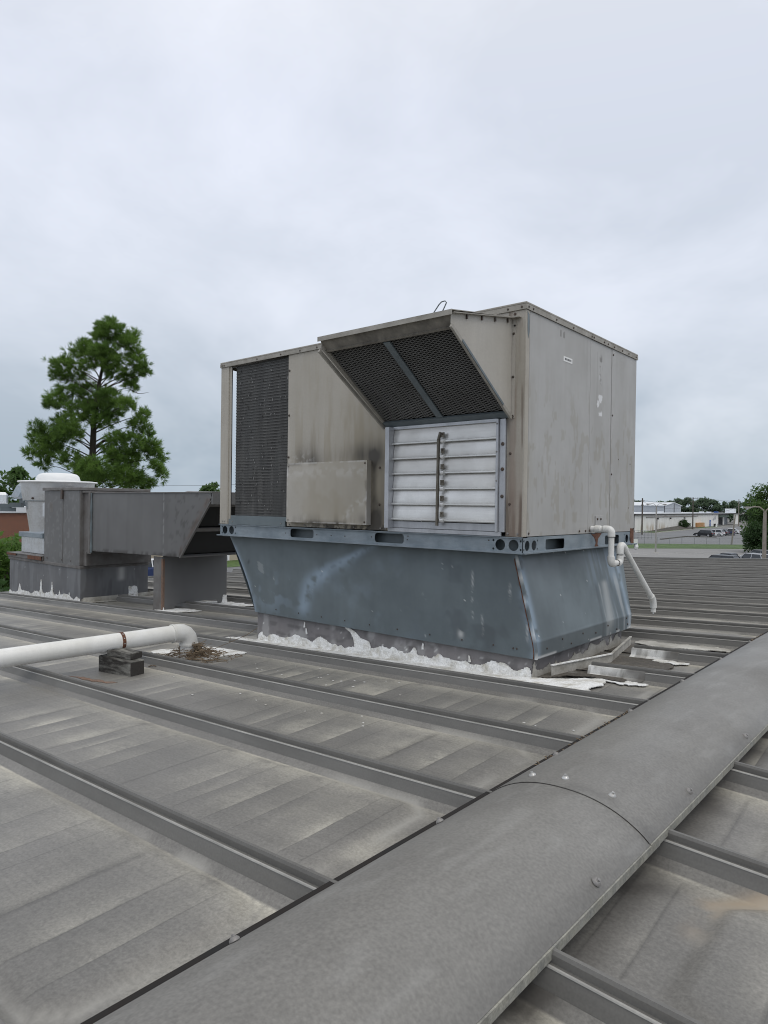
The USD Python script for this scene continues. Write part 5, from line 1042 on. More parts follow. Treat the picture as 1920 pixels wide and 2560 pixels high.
# ================================================================== BACKGROUND: vegetation
def leaves(C, s, seed, n_up=.3):
    """triangle pairs scattered at the points C"""
    g = np.random.default_rng(seed); n = len(C); d = g.normal(size=(n, 3)); d /= np.linalg.norm(d, axis=1)[:, None]; e = g.normal(size=(n, 3)); e -= d * (e * d).sum(1)[:, None]; e /= np.linalg.norm(e, axis=1)[:, None]
    sz = s * g.uniform(.6, 1.3, (n, 1)); V = np.concatenate([C - d * sz, C + e * sz * .45, C + d * sz, C - e * sz * .45]); i = np.arange(n)
    return trimesh.Trimesh(V, np.vstack([np.stack([i, i + n, i + 2 * n], 1), np.stack([i, i + 2 * n, i + 3 * n], 1)]), process=False)
def tree(name, label, cat, base, h, rad, seed, n=2600, s=.22, mat='leaf', clumps=26, crown0=.25, group=None, squash=1.0, trunk_r=None):
    g = np.random.default_rng(seed); base = np.array(base, float); t = thing(name, label, cat, base, group)
    tr = trunk_r or h * .018
    top = base + (g.normal(0, .03 * h), g.normal(0, .03 * h), h * .86)
    limbs = [tube([base - (0, 0, .2), base + (0, 0, h * .3), (base + top) / 2 + (0, 0, h * .08), top], [tr * 1.25, tr, tr * .7, tr * .2], 8)]
    Cs = []
    for i in range(clumps):
        z = crown0 + (1 - crown0) * g.uniform(.04, .97); rr = rad * math.sqrt(max(.03, 1 - ((z - (crown0 + (1 - crown0) * .42)) / ((1 - crown0) * .62)) ** 2)) * squash
        a = g.uniform(0, 2 * PI); q = rr * math.sqrt(g.uniform(.05, 1.)) * .82
        c = base + (q * math.cos(a), q * math.sin(a), h * z); Cs.append((c, rad * g.uniform(.24, .42)))
        st_ = base + (0, 0, h * max(.12, z - .22)); limbs.append(tube([st_, (st_ + c) / 2 + (0, 0, -.02 * h), c], [tr * .45, tr * .3, tr * .1], 5, False))
    put(t, 'trunk', cat_(limbs), 'bark')
    P = []
    for c, r_ in Cs:
        m = int(n / clumps); u = g.normal(size=(m, 3)); u /= np.linalg.norm(u, axis=1)[:, None]; u *= (g.uniform(.15, 1, (m, 1)) ** .45) * r_ * (1, 1, .78) * g.uniform(.8, 1.15, (m, 1)); P.append(c + u)
    put(t, 'crown', leaves(np.vstack(P), s, seed + 1), mat)
    return t
# the tall pine: foliage masses placed along its limbs
PX, PY = -37.3, 16.6
pine = thing('pine_tree', 'tall ragged pine with drooping limbs rising behind the exhaust fan', 'pine tree', (PX, PY, GZ))
wdir = np.array([.7628, .6461, 0.])   # across the line of sight from the roof
ddir = np.array([-.8, .6, 0.]) * 0 + np.array([-.6461, .7628, 0.])
kx = .00674
def pp(cx, cy, dep=0.): return np.array([PX, PY, 0]) + wdir * (cx - 790) * kx + ddir * dep + np.array([0, 0, 10.93 - (cy - 130) * kx])
clump = [(925, 165, 40, 45), (850, 200, 60, 50), (940, 235, 110, 70), (790, 250, 50, 40), (1080, 280, 70, 60), (980, 320, 110, 65), (1110, 355, 75, 60), (860, 300, 60, 40), (690, 345, 55, 38), (760, 395, 110, 55), (660, 430, 80, 50), (850, 470, 120, 60),
    (560, 555, 105, 55), (480, 525, 45, 45), (590, 620, 115, 55), (520, 660, 60, 40), (780, 545, 90, 50), (960, 500, 105, 75), (900, 425, 90, 50), (1130, 430, 60, 55), (1170, 520, 65, 60), (1210, 575, 55, 38), (1255, 610, 28, 22), (990, 600, 105, 55), (1080, 640, 70, 60), (1110, 715, 48, 34),
    (700, 720, 120, 45), (600, 780, 105, 55), (520, 855, 90, 55), (450, 895, 48, 32), (640, 850, 95, 45), (800, 835, 155, 65), (900, 765, 60, 36), (960, 815, 80, 45), (1050, 865, 80, 45), (1150, 905, 80, 55), (1225, 965, 55, 50), (1205, 1050, 65, 60), (1250, 1105, 38, 48),
    (700, 965, 145, 75), (850, 930, 115, 75), (560, 1035, 78, 45), (900, 1030, 95, 55), (1000, 980, 60, 45), (330, 1080, 48, 38), (420, 1115, 100, 55), (290, 1165, 70, 62), (350, 1255, 95, 55), (450, 1220, 105, 65), (560, 1150, 115, 75), (680, 1120, 115, 75), (300, 1300, 48, 38), (420, 1330, 78, 38), (400, 1400, 78, 36),
    (1060, 1185, 85, 55), (1150, 1185, 115, 55), (1250, 1225, 85, 55), (1180, 1275, 115, 55), (1300, 1325, 65, 55), (1350, 1405, 48, 55), (1390, 1480, 36, 45), (1040, 1285, 125, 55), (900, 1315, 125, 65), (1000, 1370, 125, 75), (900, 1435, 145, 75), (1080, 1480, 135, 75), (800, 1500, 95, 55), (960, 1530, 190, 65), (680, 1355, 85, 65), (660, 1405, 78, 45), (1190, 1500, 55, 55), (1225, 1550, 46, 38), (520, 1455, 88, 38), (1120, 1560, 120, 60)]
g = np.random.default_rng(21)
trunk_pts = [(775, 2700), (778, 1750), (778, 1350), (790, 1000), (830, 700), (858, 560), (895, 350), (922, 170)]
limbs = [tube([pp(*q) for q in trunk_pts], [.34, .25, .19, .15, .10, .08, .05, .02], 10)]
V, F, off = [], [], 0
for (cx, cy, rx, ry) in clump:
    spread = min(2.3, .45 + (cy - 130) / 1400 * 2.2); dep = g.normal(0, .5) * spread
    if cx > 1180 or cx < 480: dep *= .4
    c = pp(cx, cy, dep)
    # limb from the trunk
    tz = min(1700, cy + 110 + abs(cx - 790) * .12); txs = np.interp(tz, [q[1] for q in trunk_pts[::-1]], [q[0] for q in trunk_pts[::-1]]); s0 = pp(txs, tz)
    limbs.append(tube([s0, s0 * .7 + c * .3 + (0, 0, .12), s0 * .35 + c * .65 + (0, 0, .16), c], [.040, .030, .02, .010], 6, False))
    rx = rx * (.86 if cy < 420 else 1.0); m = int(14 + rx * ry / 84)
    u = g.normal(size=(m, 3)); u /= np.linalg.norm(u, axis=1)[:, None]; u *= (g.uniform(.05, 1, (m, 1)) ** .40) * g.choice([.7, .9, 1.05, 1.25, 1.45], (m, 1)); u[:, 2] *= g.uniform(.7, 1.1)
    P = c + wdir * (u[:, :1] * rx * kx) + np.array([0, 0, 1.]) * (u[:, 2:] * ry * kx) + ddir * (u[:, 1:2] * (rx + ry) / 2 * kx)
    for p in P:     # a tuft: needles fanning up and out
        ax = (p - c); ax = ax / (np.linalg.norm(ax) + 1e-6) + np.array([0, 0, .55]) + g.normal(0, .35, 3); ax /= np.linalg.norm(ax)
        k = 26; dn_ = ax * .85 + g.normal(0, .42, (k, 3)); dn_ /= np.linalg.norm(dn_, axis=1)[:, None]; ln = g.uniform(.18, .40, (k, 1)); sd_ = np.cross(dn_, g.normal(size=(k, 3))); sd_ /= np.linalg.norm(sd_, axis=1)[:, None]
        root = np.repeat(p[None], 1, 0)
        base_i = off; V.append(root); a_ = p + dn_ * ln * .55 + sd_ * .012; b_ = p + dn_ * ln; c_ = p + dn_ * ln * .55 - sd_ * .012
        V += [a_, b_, c_]; i = np.arange(k); A, B, Cc = base_i + 1 + i, base_i + 1 + k + i, base_i + 1 + 2 * k + i
        F.append(np.stack([np.full(k, base_i), A, B], 1)); F.append(np.stack([np.full(k, base_i), B, Cc], 1)); off += 1 + 3 * k
limbs.append(tube([pp(1100, 740), pp(1170, 775), pp(1215, 772), pp(1262, 765)], [.03, .02, .015, .008], 5)); limbs.append(tube([pp(830, 1245, -.3), pp(900, 1195, -.4), pp(1060, 1170, -.4)], [.10, .08, .05], 7))
put(pine, 'trunk', cat_(limbs), 'bark')
put(pine, 'crown', trimesh.Trimesh(np.vstack(V), np.vstack(F), process=False), 'needle')

tree('bush', 'bright green shrub crown at the left edge below the brick building', 'shrub', (-21.9, 5.6, GZ), 5.3, 2.3, 31, 9000, .13, 'leaf_bright', 34, .2)
tree('bush', 'dark green lower shrub filling the left edge beside the curb', 'shrub', (-18.6, 3.3, GZ), 4.6, 2.2, 32, 8000, .13, 'leaf_dark', 30, .15)
tree('bush', 'green shrub behind the fan base, in front of the brick building', 'shrub', (-24.6, 7.6, GZ), 5.1, 2.0, 33, 6000, .14, 'leaf_bright', 26, .2)
tree('broad_tree', 'round green tree at the far left edge behind the brick building', 'tree', (-97, 29, GZ), 11.0, 4.2, 34, 3200, .42, 'leaf', 30, .2, 'trees behind the brick building')
tree('broad_tree', 'green tree left of the fan dome behind the brick building', 'tree', (-93, 34.5, GZ), 11.0, 3.8, 35, 3200, .42, 'leaf', 30, .2, 'trees behind the brick building')
tree('broad_tree', 'green tree directly behind the fan dome and pine', 'tree', (-92, 42, GZ), 10.8, 4.6, 36, 3200, .42, 'leaf', 30, .2, 'trees behind the brick building')
tree('broad_tree', 'small rounded tree seen above the duct mouth against the sky', 'tree', (-98, 68.3, GZ), 10.2, 3.1, 37, 2600, .34, 'leaf', 26, .3)
tree('broad_tree', 'low tree top just left of the rooftop unit above the duct', 'tree', (-92, 74.5, GZ), 7.4, 2.8, 38, 1800, .34, 'leaf', 20, .3)
tree('broad_tree', 'pale green tree top peeking over the duct beside the pine', 'tree', (-96, 58.5, GZ), 7.2, 3.0, 39, 1800, .34, 'leaf_bright', 20, .3)
tree('broad_tree', 'large dark leafy tree at the right edge beside the double-armed lamp', 'tree', (-21.9, 121.5, GZ), 11.0, 4.7, 40, 15000, .23, 'leaf', 70, .08)
tree('broad_tree', 'dark undergrowth at the foot of the large right-hand tree', 'shrub', (-23.0, 119.0, GZ), 4.4, 3.3, 41, 6000, .22, 'leaf_dark', 30, .05)
# far tree line behind the warehouse
fp = [(-152, 418, 11.2, 4.2, 'standing alone left of the grey shed'), (-141, 425, 10.2, 6.5, 'just above the grey shed roof'), (-133, 409, 11.6, 5.5, 'left of the crossarm pole'), (-126, 403, 10.6, 5.5, 'nearest the left of the crossarm pole'), (-121, 400, 12.2, 5.5, 'behind the crossarm pole'),
      (-115, 399, 12.4, 6., 'right of the crossarm pole'), (-110, 404, 12.9, 6., 'tallest of the far row'), (-105, 405, 11.6, 6., 'right of the tallest far tree'), (-100, 408, 11.2, 5.5, 'above the open loading bay'), (-95, 411, 12.0, 6., 'left of the plain roof pole'), (-90, 414, 10.6, 6., 'behind the white rooftop box'), (-84, 417, 10.8, 6., 'farthest right, beside the large tree')]
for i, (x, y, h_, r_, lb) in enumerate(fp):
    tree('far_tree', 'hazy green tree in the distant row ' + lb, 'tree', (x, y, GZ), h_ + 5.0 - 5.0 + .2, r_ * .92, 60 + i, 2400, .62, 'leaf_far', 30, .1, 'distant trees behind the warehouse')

# ================================================================== BACKGROUND: buildings
M['white_wall'] = wmat('white_wall', (.78, .765, .725), (.72, .705, .665), rough=.7, scale=.25, grain=.02, gscale=3., streak=.05, sstretch=(.5, .5, .12), third=(.40, .31, .19))
M['shed_wall'] = wmat('shed_wall', (.33, .35, .375), (.30, .32, .345), rough=.6, scale=.2, grain=.02)
M['white_roof'] = wmat('white_roof', (.66, .68, .70), (.58, .60, .62), rough=.5, scale=.2, grain=.02)
M['fascia'] = plain('fascia', (.045, .042, .04), .6); M['blue'] = plain('blue', (.03, .09, .30), .5); M['yellow'] = plain('yellow', (.60, .40, .05), .5); M['orange'] = wmat('orange', (.55, .28, .10), (.45, .22, .08), scale=1.5)
M['pipe_brown'] = plain('pipe_brown', (.20, .16, .13), .6); M['grey_door'] = plain('grey_door', (.20, .215, .23), .6); M['dark_green'] = plain('dark_green', (.05, .075, .055), .7)
M['beige_wall'] = wmat('beige_wall', (.46, .40, .30), (.40, .35, .27), rough=.7, scale=.4, streak=.12); M['grey_shingle'] = wmat('grey_shingle', (.20, .20, .205), (.16, .16, .165), scale=1.)
M['glass_dark'] = plain('glass_dark', (.02, .024, .028), .08)
wh = thing('warehouse', 'long low white warehouse with dark roof edge, blue door and loading bay beyond the street', 'warehouse', (-75, 260, GZ))
wa, wb = np.array([-70.8, 194.3]), np.array([-82.2, 362.5]); wd = (wb - wa) / np.linalg.norm(wb - wa); wn = np.array([wd[1], -wd[0]]); WT = GZ + 5.0; WL = np.linalg.norm(wb - wa)
wp = lambda s_, o=0.: wa + wd * s_ + wn * o
def wbox(s0, s1, o0, o1, z0, z1):
    a = [(*wp(s_, o_), z) for s_ in (s0, s1) for o_ in (o0, o1) for z in (z0, z1)]; return trimesh.convex.convex_hull(np.array(a))
def stain(v):
    s_ = v[:, 1]; n2 = meshkit.fbm(np.stack([s_ * 1.1, v[:, 2] * .15, 0 * s_], -1), 3, 3); return np.stack([0 * s_, 0 * s_, .8 * sm(v[:, 2], GZ + 3.2, GZ + .4) * sm(n2, .50, .60) * sm(-s_, -245, -215)], 1)
joints = [0, 17, 25, 35, 45, 54, 70, 86, 101, 119]
for i, (s0, s1) in enumerate(zip(joints[:-1], joints[1:])):
    a, b = wp(s0 + .04), wp(s1 - .04); put(wh, 'wall_panel', slab((*a, GZ), (*(b - a), 0), (0, 0, WT - GZ), (*wn, 0), .25, 14, 14), 'white_wall', paint=stain)
put(wh, 'wall_joint', wbox(0, 119, -.30, -.12, GZ, WT), 'fascia')
put(wh, 'wall_panel', wbox(156, WL, -.25, 0, GZ, WT), 'white_wall')
a0 = wp(0); put(wh, 'wall_panel', bx(a0[0] - 44, a0[0] - 13.5, a0[1], a0[1] + .25, GZ, WT), 'white_wall'); put(wh, 'wall_panel', bx(a0[0] - 8.0, a0[0], a0[1], a0[1] + .25, GZ, WT), 'white_wall')
put(wh, 'wall_panel', bx(a0[0] - 13.5, a0[0] - 8., a0[1], a0[1] + .25, GZ + 3.4, WT), 'white_wall')
put(wh, 'doorway', bx(a0[0] - 13.5, a0[0] - 8., a0[1] + 2., a0[1] + 2.2, GZ, GZ + 3.4), 'black')
put(wh, 'roof', wbox(-.3, WL, -44, .25, WT + .02, WT + .3), 'white_roof')
put(wh, 'roof_edge', cat_([wbox(-.5, WL, .26, .45, WT - .1, WT + .36), bx(a0[0] - 44, a0[0] + .4, a0[1] - .5, a0[1] - .3, WT - .1, WT + .36)]), 'fascia')
put(wh, 'wall_pipe', wbox(11, 80, .05, .25, WT - .75, WT - .60), 'pipe_brown')
for s_ in (23, 38.5, 58.): put(wh, 'wall_lamp', cat_([wbox(s_, s_ + .5, .05, .5, WT - 1.5, WT - 1.0)]), 'fascia')
for s_ in (23.2, 58.2): put(wh, 'conduit', wbox(s_, s_ + .10, .02, .1, GZ + .4, WT - 1.5), 'pipe_brown')
dr = put(wh, 'door', wbox(101.3, 103.6, .01, .10, GZ, GZ + 2.6), 'blue'); put(dr, 'handle', wbox(101.5, 101.7, .10, .18, GZ + 1.0, GZ + 1.3), 'alu_frame'); put(dr, 'notice', wbox(102.2, 102.7, .10, .12, GZ + 1.5, GZ + 1.9), 'paper')
# emblem: a row of slanted grey strokes forming a peak
em = []
for k, (s0, z0, s1, z1) in enumerate([(107.5, 2.7, 112.5, 4.1), (108.2, 2.55, 112.9, 3.7), (109.0, 2.4, 113.2, 3.3), (112.5, 4.1, 113.6, 2.5)]): em.append(bar((*wp(s0, .06), GZ + z0), (*wp(s1, .06), GZ + z1), .06, .16, (0, 0, 1)))
put(wh, 'emblem', cat_(em), 'shed_wall')
put(wh, 'loading_bay', cat_([wbox(119, 156, -3, -2.8, GZ, WT), wbox(119, 119.2, -2.8, -.25, GZ, WT)]), 'grey_door'); put(wh, 'bay_opening', wbox(131, 141, -2.75, -2.7, GZ + .2, GZ + 4.0), 'black')
put(wh, 'bay_awning', wbox(119, 140, -.4, .6, WT - 1.4, WT - .6), 'dark_green')
for s_ in (127.5, 142.0): put(wh, 'bay_jamb', wbox(s_, s_ + 2.5, -2.6, -2.2, GZ, GZ + 3.9), 'white_wall')
for s_, o_ in ((60, -8), (118, -6), (128, -5), (144, -5)): put(wh, 'roof_unit', wbox(s_, s_ + 2.5, o_ - 1.5, o_, WT + .3, WT + .95), 'white_roof' if s_ != 144 else 'blue')
put(wh, 'roof_unit', cat_([wbox(162, 167, -5, -1, WT + .3, WT + 2.4)]), 'white_roof')
sh = thing('metal_shed', 'tall grey gabled metal shed with white roof behind the warehouse', 'shed', (-110, 318, GZ))
sx0, sx1, sy0, sy1, se, sr_ = -135., -95.0, 294., 316., GZ + 8.2, GZ + 9.6
for y in (sy0, sy1 - .2): put(sh, 'wall', bx(sx0, sx1, y, y + .2, GZ, se), 'shed_wall')
for x in (sx0, sx1 - .2): put(sh, 'wall', ext(Polygon([(sy0, GZ), (sy1, GZ), (sy1, se), ((sy0 + sy1) / 2, sr_), (sy0, se)]), (x, 0, 0), (0, 1, 0), (0, 0, 1), .2), 'shed_wall')
ym = (sy0 + sy1) / 2
for a, b in ((sy0 - .4, ym), (sy1 + .4, ym)): put(sh, 'roof', cat_([bar((sx0 - .4, 0, 0), (sx1 + .4, 0, 0), .01, .01)]) if False else trimesh.convex.convex_hull(np.array([(x, y, z + o) for x in (sx0 - .4, sx1 + .4) for (y, z) in ((a, se - .02), (b, sr_ + .04)) for o in (0, .18)])), 'white_roof')
put(sh, 'downpipe', bx(sx1, sx1 + .2, sy0 + 12, sy0 + 12.2, GZ + 3, se + .7), 'fascia')
# brick building on the left
bk = thing('brick_building', 'red brick building with pale flat roof behind the fan at the left edge', 'building', (-66, 20, GZ))
M['brick'] = usdkit.material(stage, '/World/Looks/brick', {'g': ('geometry', {}), 'mp': ('mapping', {'mapping_type': 'point', 'rotation': (PI / 2, 0, 0)}), 'sx': ('separate_xyz', {}), 'cx': ('combine_xyz', {}), 'ad': ('math', {'math_type': 'add'}),
    'b': ('brick_texture', {'color1': (.20, .075, .042), 'color2': (.15, .058, .036), 'mortar': (.22, .15, .11), 'scale': 1., 'brick_width': .24, 'row_height': .085, 'mortar_size': .008}), 'p': ('principled_bsdf', {'roughness': .85})},
    [('g.position', 'sx.vector'), ('sx.x', 'ad.value1'), ('sx.y', 'ad.value2'), ('ad.value', 'cx.x'), ('sx.z', 'cx.y'), ('cx.vector', 'b.vector'), ('b.color', 'p.base_color')], surface='p.BSDF')
put(bk, 'wall', bx(-74, -60.6, 8, 26.6, GZ, -.86), 'brick'); put(bk, 'roof_edge', cat_([bx(-74.2, -60.4, 7.8, 26.8, -.855, -.25, .05)]), 'white_roof')
put(bk, 'roof_unit', bx(-66, -62.2, 16, 21.6, -.245, .95, .25), 'fan_alu'); put(bk, 'roof_unit', cat_([bx(-65, -64, 20.3, 21.2, .955, 1.4)]), 'alu_frame')
put(bk, 'roof_hood', ext(Polygon([(22.0, .55), (22.5, 1.55), (22.9, 1.9), (25.6, 1.9), (25.6, .35), (22.6, .35)]), (-63.0, 0, 0), (0, 1, 0), (0, 0, 1), 1.6), 'galv_rail'); put(bk, 'roof_hood', bx(-62.9, -61.9, 22.7, 25.5, -.245, .345), 'galv_dark')
# beige building seen through the gap
bg = thing('beige_building', 'low beige wall with grey roof seen under and over the intake duct', 'building', (-72, 48, GZ))
put(bg, 'wall', bx(-80, -65.0, 40, 64, GZ, GZ + 4.2), 'beige_wall')
put(bg, 'roof', trimesh.convex.convex_hull(np.array([(-80.5, 39.5, GZ + 4.21), (-64.5, 39.5, GZ + 4.21), (-80.5, 64.5, GZ + 4.21), (-64.5, 64.5, GZ + 4.21), (-72.5, 46.5, GZ + 8.3), (-72.5, 58, GZ + 8.3)])), 'grey_shingle')

# ================================================================== BACKGROUND: street furniture
M['pole_grey'] = wmat('pole_grey', (.30, .29, .265), (.25, .24, .22), scale=2.); M['pole_wood'] = wmat('pole_wood', (.075, .062, .052), (.10, .085, .07), rough=.9, scale=2.); M['pole_pale'] = wmat('pole_pale', (.25, .22, .19), (.2, .18, .15), rough=.9, scale=2.); M['fence'] = plain('fence', (.22, .23, .235), .5, .4); M['lamp_lens'] = plain('lamp_lens', (.55, .56, .57), .3)
def lamp_post(label, x, y, h_, w_, ang, mat, armlen, droop=.35):
    t = thing('lamp_post', label, 'lamp post', (x, y, GZ), 'double-armed lamp posts on the car park')
    put(t, 'pole', tube([(x, y, GZ), (x, y, GZ + h_)], [w_, w_ * .72], 12), mat, smooth=40)
    put(t, 'footing', tube([(x, y, GZ), (x, y, GZ + .15)], [w_ * 3.5, w_ * 3.], 14), 'kerb')
    d = np.array([math.cos(ang), math.sin(ang), 0])
    for s_ in (-1, 1):
        pts = [np.array([x, y, GZ + h_]) + d * s_ * armlen * q + (0, 0, v) for q, v in ((0, -.1), (.12, .22), (.4, .45), (.75, .50), (1., .42))]
        put(t, 'arm', tube(pts, w_ * .3, 8), mat, smooth=40)
        e = pts[-1]; hd = trimesh.convex.convex_hull(np.array([e + d * s_ * a + np.array([-d[1], d[0], 0]) * b + (0, 0, c) for a, b, c in ((-.1, .06, .06), (-.1, -.06, .06), (.3, .16, .06), (.3, -.16, .06), (.75, .08, 0), (.75, -.08, 0), (.2, .15, -.10), (.2, -.15, -.10), (.5, .12, -.10), (.5, -.12, -.10))]))
        hh = put(t, 'lamp_head', hd, 'pole_grey'); put(hh, 'lens', trimesh.creation.icosphere(2, .13).apply_translation(e + d * s_ * .38 + (0, 0, -.08)), 'lamp_lens', smooth=True)
A0 = math.atan2(.6461, .7628)
lamp_post('tall grey lamp post with two thin arms on the car park', -34.8, 105.2, 7.15, .13, A0, 'pole_grey', .95)
lamp_post('brown lamp post with a large lamp head at the right edge before the big tree', -11.45, 63.1, 6.65, .19, A0, 'pole_pale', 1.15)
def util_pole(label, x, y, h_, r_, mat, arms=(), base=GZ, lean=(0, 0)):
    t = thing('utility_pole', label, 'utility pole', (x, y, base)); topp = (x + lean[0], y + lean[1], base + h_)
    put(t, 'pole', tube([(x, y, base), topp], [r_, r_ * .7], 10), mat, smooth=40)
    d = np.array([math.cos(A0), math.sin(A0), 0])
    for (zo, half) in arms:
        c = np.array([topp[0], topp[1], base + h_ - zo]); arm = put(t, 'crossarm', bar(c - d * half, c + d * half, .12, .14), mat)
        for q in (-.9, -.45, .45, .9): put(arm, 'insulator', tube([c + d * half * q + (0, 0, .07), c + d * half * q + (0, 0, .28)], [.06, .05], 8), 'pole_grey')
    return t
util_pole('dark slim utility pole in front of the left end of the warehouse wall', -62.8, 177.6, 9.6, .22, 'pole_wood', ((.8, .5), (1.9, .3)))
util_pole('utility pole with two crossarms in front of the middle of the warehouse', -68.4, 240.8, 10.9, .22, 'pole_wood', ((.3, 1.7), (1.6, .9)))
util_pole('plain grey pole rising behind the warehouse roof left of the big tree', -71.4, 315, 11.4, .2, 'pole_pale')
util_pole('short leaning bare pole on the verge left of the big tree', -33.3, 144, 5.9, .16, 'pole_pale', (), GZ, (.5, .5))
util_pole('yellow-brown pole close to the edge of the rooftop unit', -63.6, 172.9, 9.5, .2, 'pole_wood', ((.5, .6),))
def wire(label, pts, r_=.02):
    return put(None, 'overhead_wire', cat_([tube(p, r_, 5) for p in pts]), 'fascia', label=label, cat='wire')
def sag(a, b, s_, n=14): return [np.array(a) + (np.array(b) - np.array(a)) * t + (0, 0, -4 * s_ * t * (1 - t)) for t in np.linspace(0, 1, n)]
wire('pale sagging cable from the crossarm pole to the grey roof pole', [sag((-68.4, 240.8, GZ + 7.6), (-71.4, 315, GZ + 8.6), 2.2)], .06)
wire('thin cable from the dark slim pole down to the crossarm pole', [sag((-62.8, 177.6, GZ + 8.7), (-68.4, 240.8, GZ + 8.2), 1.5)], .03)
wire('thin power line crossing the sky between pine and rooftop unit', [sag((-90, 18, 2.2), (-58, 52, 2.75), .5)], .02)
wire('thin high line from the crossarm pole towards the right', [sag((-69.5, 239.9, GZ + 10.8), (-20, 268, GZ + 10.2), 1.6), sag((-67.2, 241.8, GZ + 10.8), (-18, 270, GZ + 10.2), 1.6)], .022)
wire('thin high line from the crossarm pole to the dark slim pole', [sag((-69.5, 239.9, GZ + 10.8), (-63.1, 177.4, GZ + 9.0), 1.0), sag((-67.2, 241.8, GZ + 10.8), (-62.4, 177.8, GZ + 9.0), 1.0)], .022)
# chain-link fence on the verge
fe = thing('chain_link_fence', 'low chain link fence with grey posts along the grass verge', 'fence', (-39, 138.5, GZ))
f0, f1 = np.array([-49.5, 128.4]), np.array([-20., 153.5]); nP = 17
for i in range(nP):
    p = f0 + (f1 - f0) * i / (nP - 1); put(fe, 'post', tube([(*p, GZ), (*p, GZ + 1.35)], .04, 8), 'fence')
put(fe, 'top_rail', tube([(*f0, GZ + 1.33), (*f1, GZ + 1.33)], .022, 6), 'fence')
cw = []
for i in range(9): z = GZ + .08 + i * .15; cw.append(tube([(*f0, z), (*f1, z)], .003, 4, False))
put(fe, 'wire_mesh', cat_(cw), 'fence', kind='stuff')
gf = thing('yard_gate', 'grey barred yard gate beside the street left of the lamp post', 'gate', (-53, 152, GZ))
for i in range(9):
    p = np.array([-57.0, 150.5]) + np.array([.78, .62]) * i * .75; put(gf, 'bar', tube([(*p, GZ), (*p, GZ + 1.9)], .04, 6), 'fence')
put(gf, 'top_rail', bar((-57.0, 150.5, GZ + 1.9), (-52.3, 154.2, GZ + 1.9), .06, .06), 'fence'); put(gf, 'bottom_rail', bar((-57.0, 150.5, GZ + .3), (-52.3, 154.2, GZ + .3), .06, .06), 'fence')
put(None, 'traffic_kerb', cat_([bar((-50.0, 153.6, GZ + .1), (-51.1, 175.5, GZ + .1), .5, .2), bar((-51.1, 175.5, GZ + .1), (-45, 178.8, GZ + .1), .4, .16)]), 'soil', kind='structure')
sg = thing('sign_board', 'blank white board low on the grass at the edge of the rooftop unit', 'sign', (-45., 123.6, GZ))
put(sg, 'board', bar((-45.55, 123.2, GZ + .72), (-44.45, 124.1, GZ + .72), .05, .95), 'paper'); put(sg, 'post', cat_([tube([(-45.3, 123.4, GZ), (-45.3, 123.4, GZ + .4)], .05, 6), tube([(-44.7, 123.9, GZ), (-44.7, 123.9, GZ + .4)], .05, 6)]), 'fence')
sg = thing('street_sign', 'small white sign on a thin post by the left road', 'sign', (-54.9, 39.4, GZ)); put(sg, 'post', tube([(-54.9, 39.4, GZ), (-54.9, 39.4, GZ + 1.0)], .03, 6), 'fence')
bd = put(sg, 'board', bar((-55.10, 39.20, GZ + 1.35), (-54.75, 39.60, GZ + 1.35), .03, .55), 'paper'); put(bd, 'print', cat_([bar((-55.02 + .02, 39.27 - .03, GZ + z), (-54.83 + .02, 39.49 - .03, GZ + z), .03, .045) for z in (1.22, 1.34, 1.46)]), 'shed_wall')
sg = thing('sandwich_board', 'white folding board on the tarmac beside the blue door', 'sign', (-72.6, 286.2, GZ)); put(sg, 'panel', trimesh.convex.convex_hull(np.array([(-72.9, 285.7, GZ), (-72.9, 286.9, GZ), (-72.6, 285.8, GZ + 1.7), (-72.6, 286.8, GZ + 1.7), (-72.5, 285.7, GZ), (-72.5, 286.9, GZ)])), 'paper')
sk_ = thing('timber_stack', 'stack of orange timber boards against the white warehouse wall', 'timber stack', (-76.5, 276, GZ))
for i in range(5): put(sk_, 'board', bx(-77.1, -75.3, 270.5, 280.5 - i * .15, GZ + .15 + i * .34, GZ + .43 + i * .34), 'orange')
tree('hedge_bush', 'dark rounded bush against the white warehouse wall left of the crossarm pole', 'shrub', (-73.2, 246, GZ + .5), 2.4, 2.5, 90, 2500, .2, 'leaf_dark', 20, .05)
bn = thing('waste_bin', 'dark low bin in front of the warehouse left of the blue door', 'bin', (-75.5, 296, GZ)); put(bn, 'body', bx(-76., -75., 295, 297.2, GZ, GZ + 1.0, .06), 'fascia'); put(bn, 'bin_lid', bx(-76.05, -74.95, 294.9, 297.3, GZ + 1.01, GZ + 1.1, .03), 'fascia')

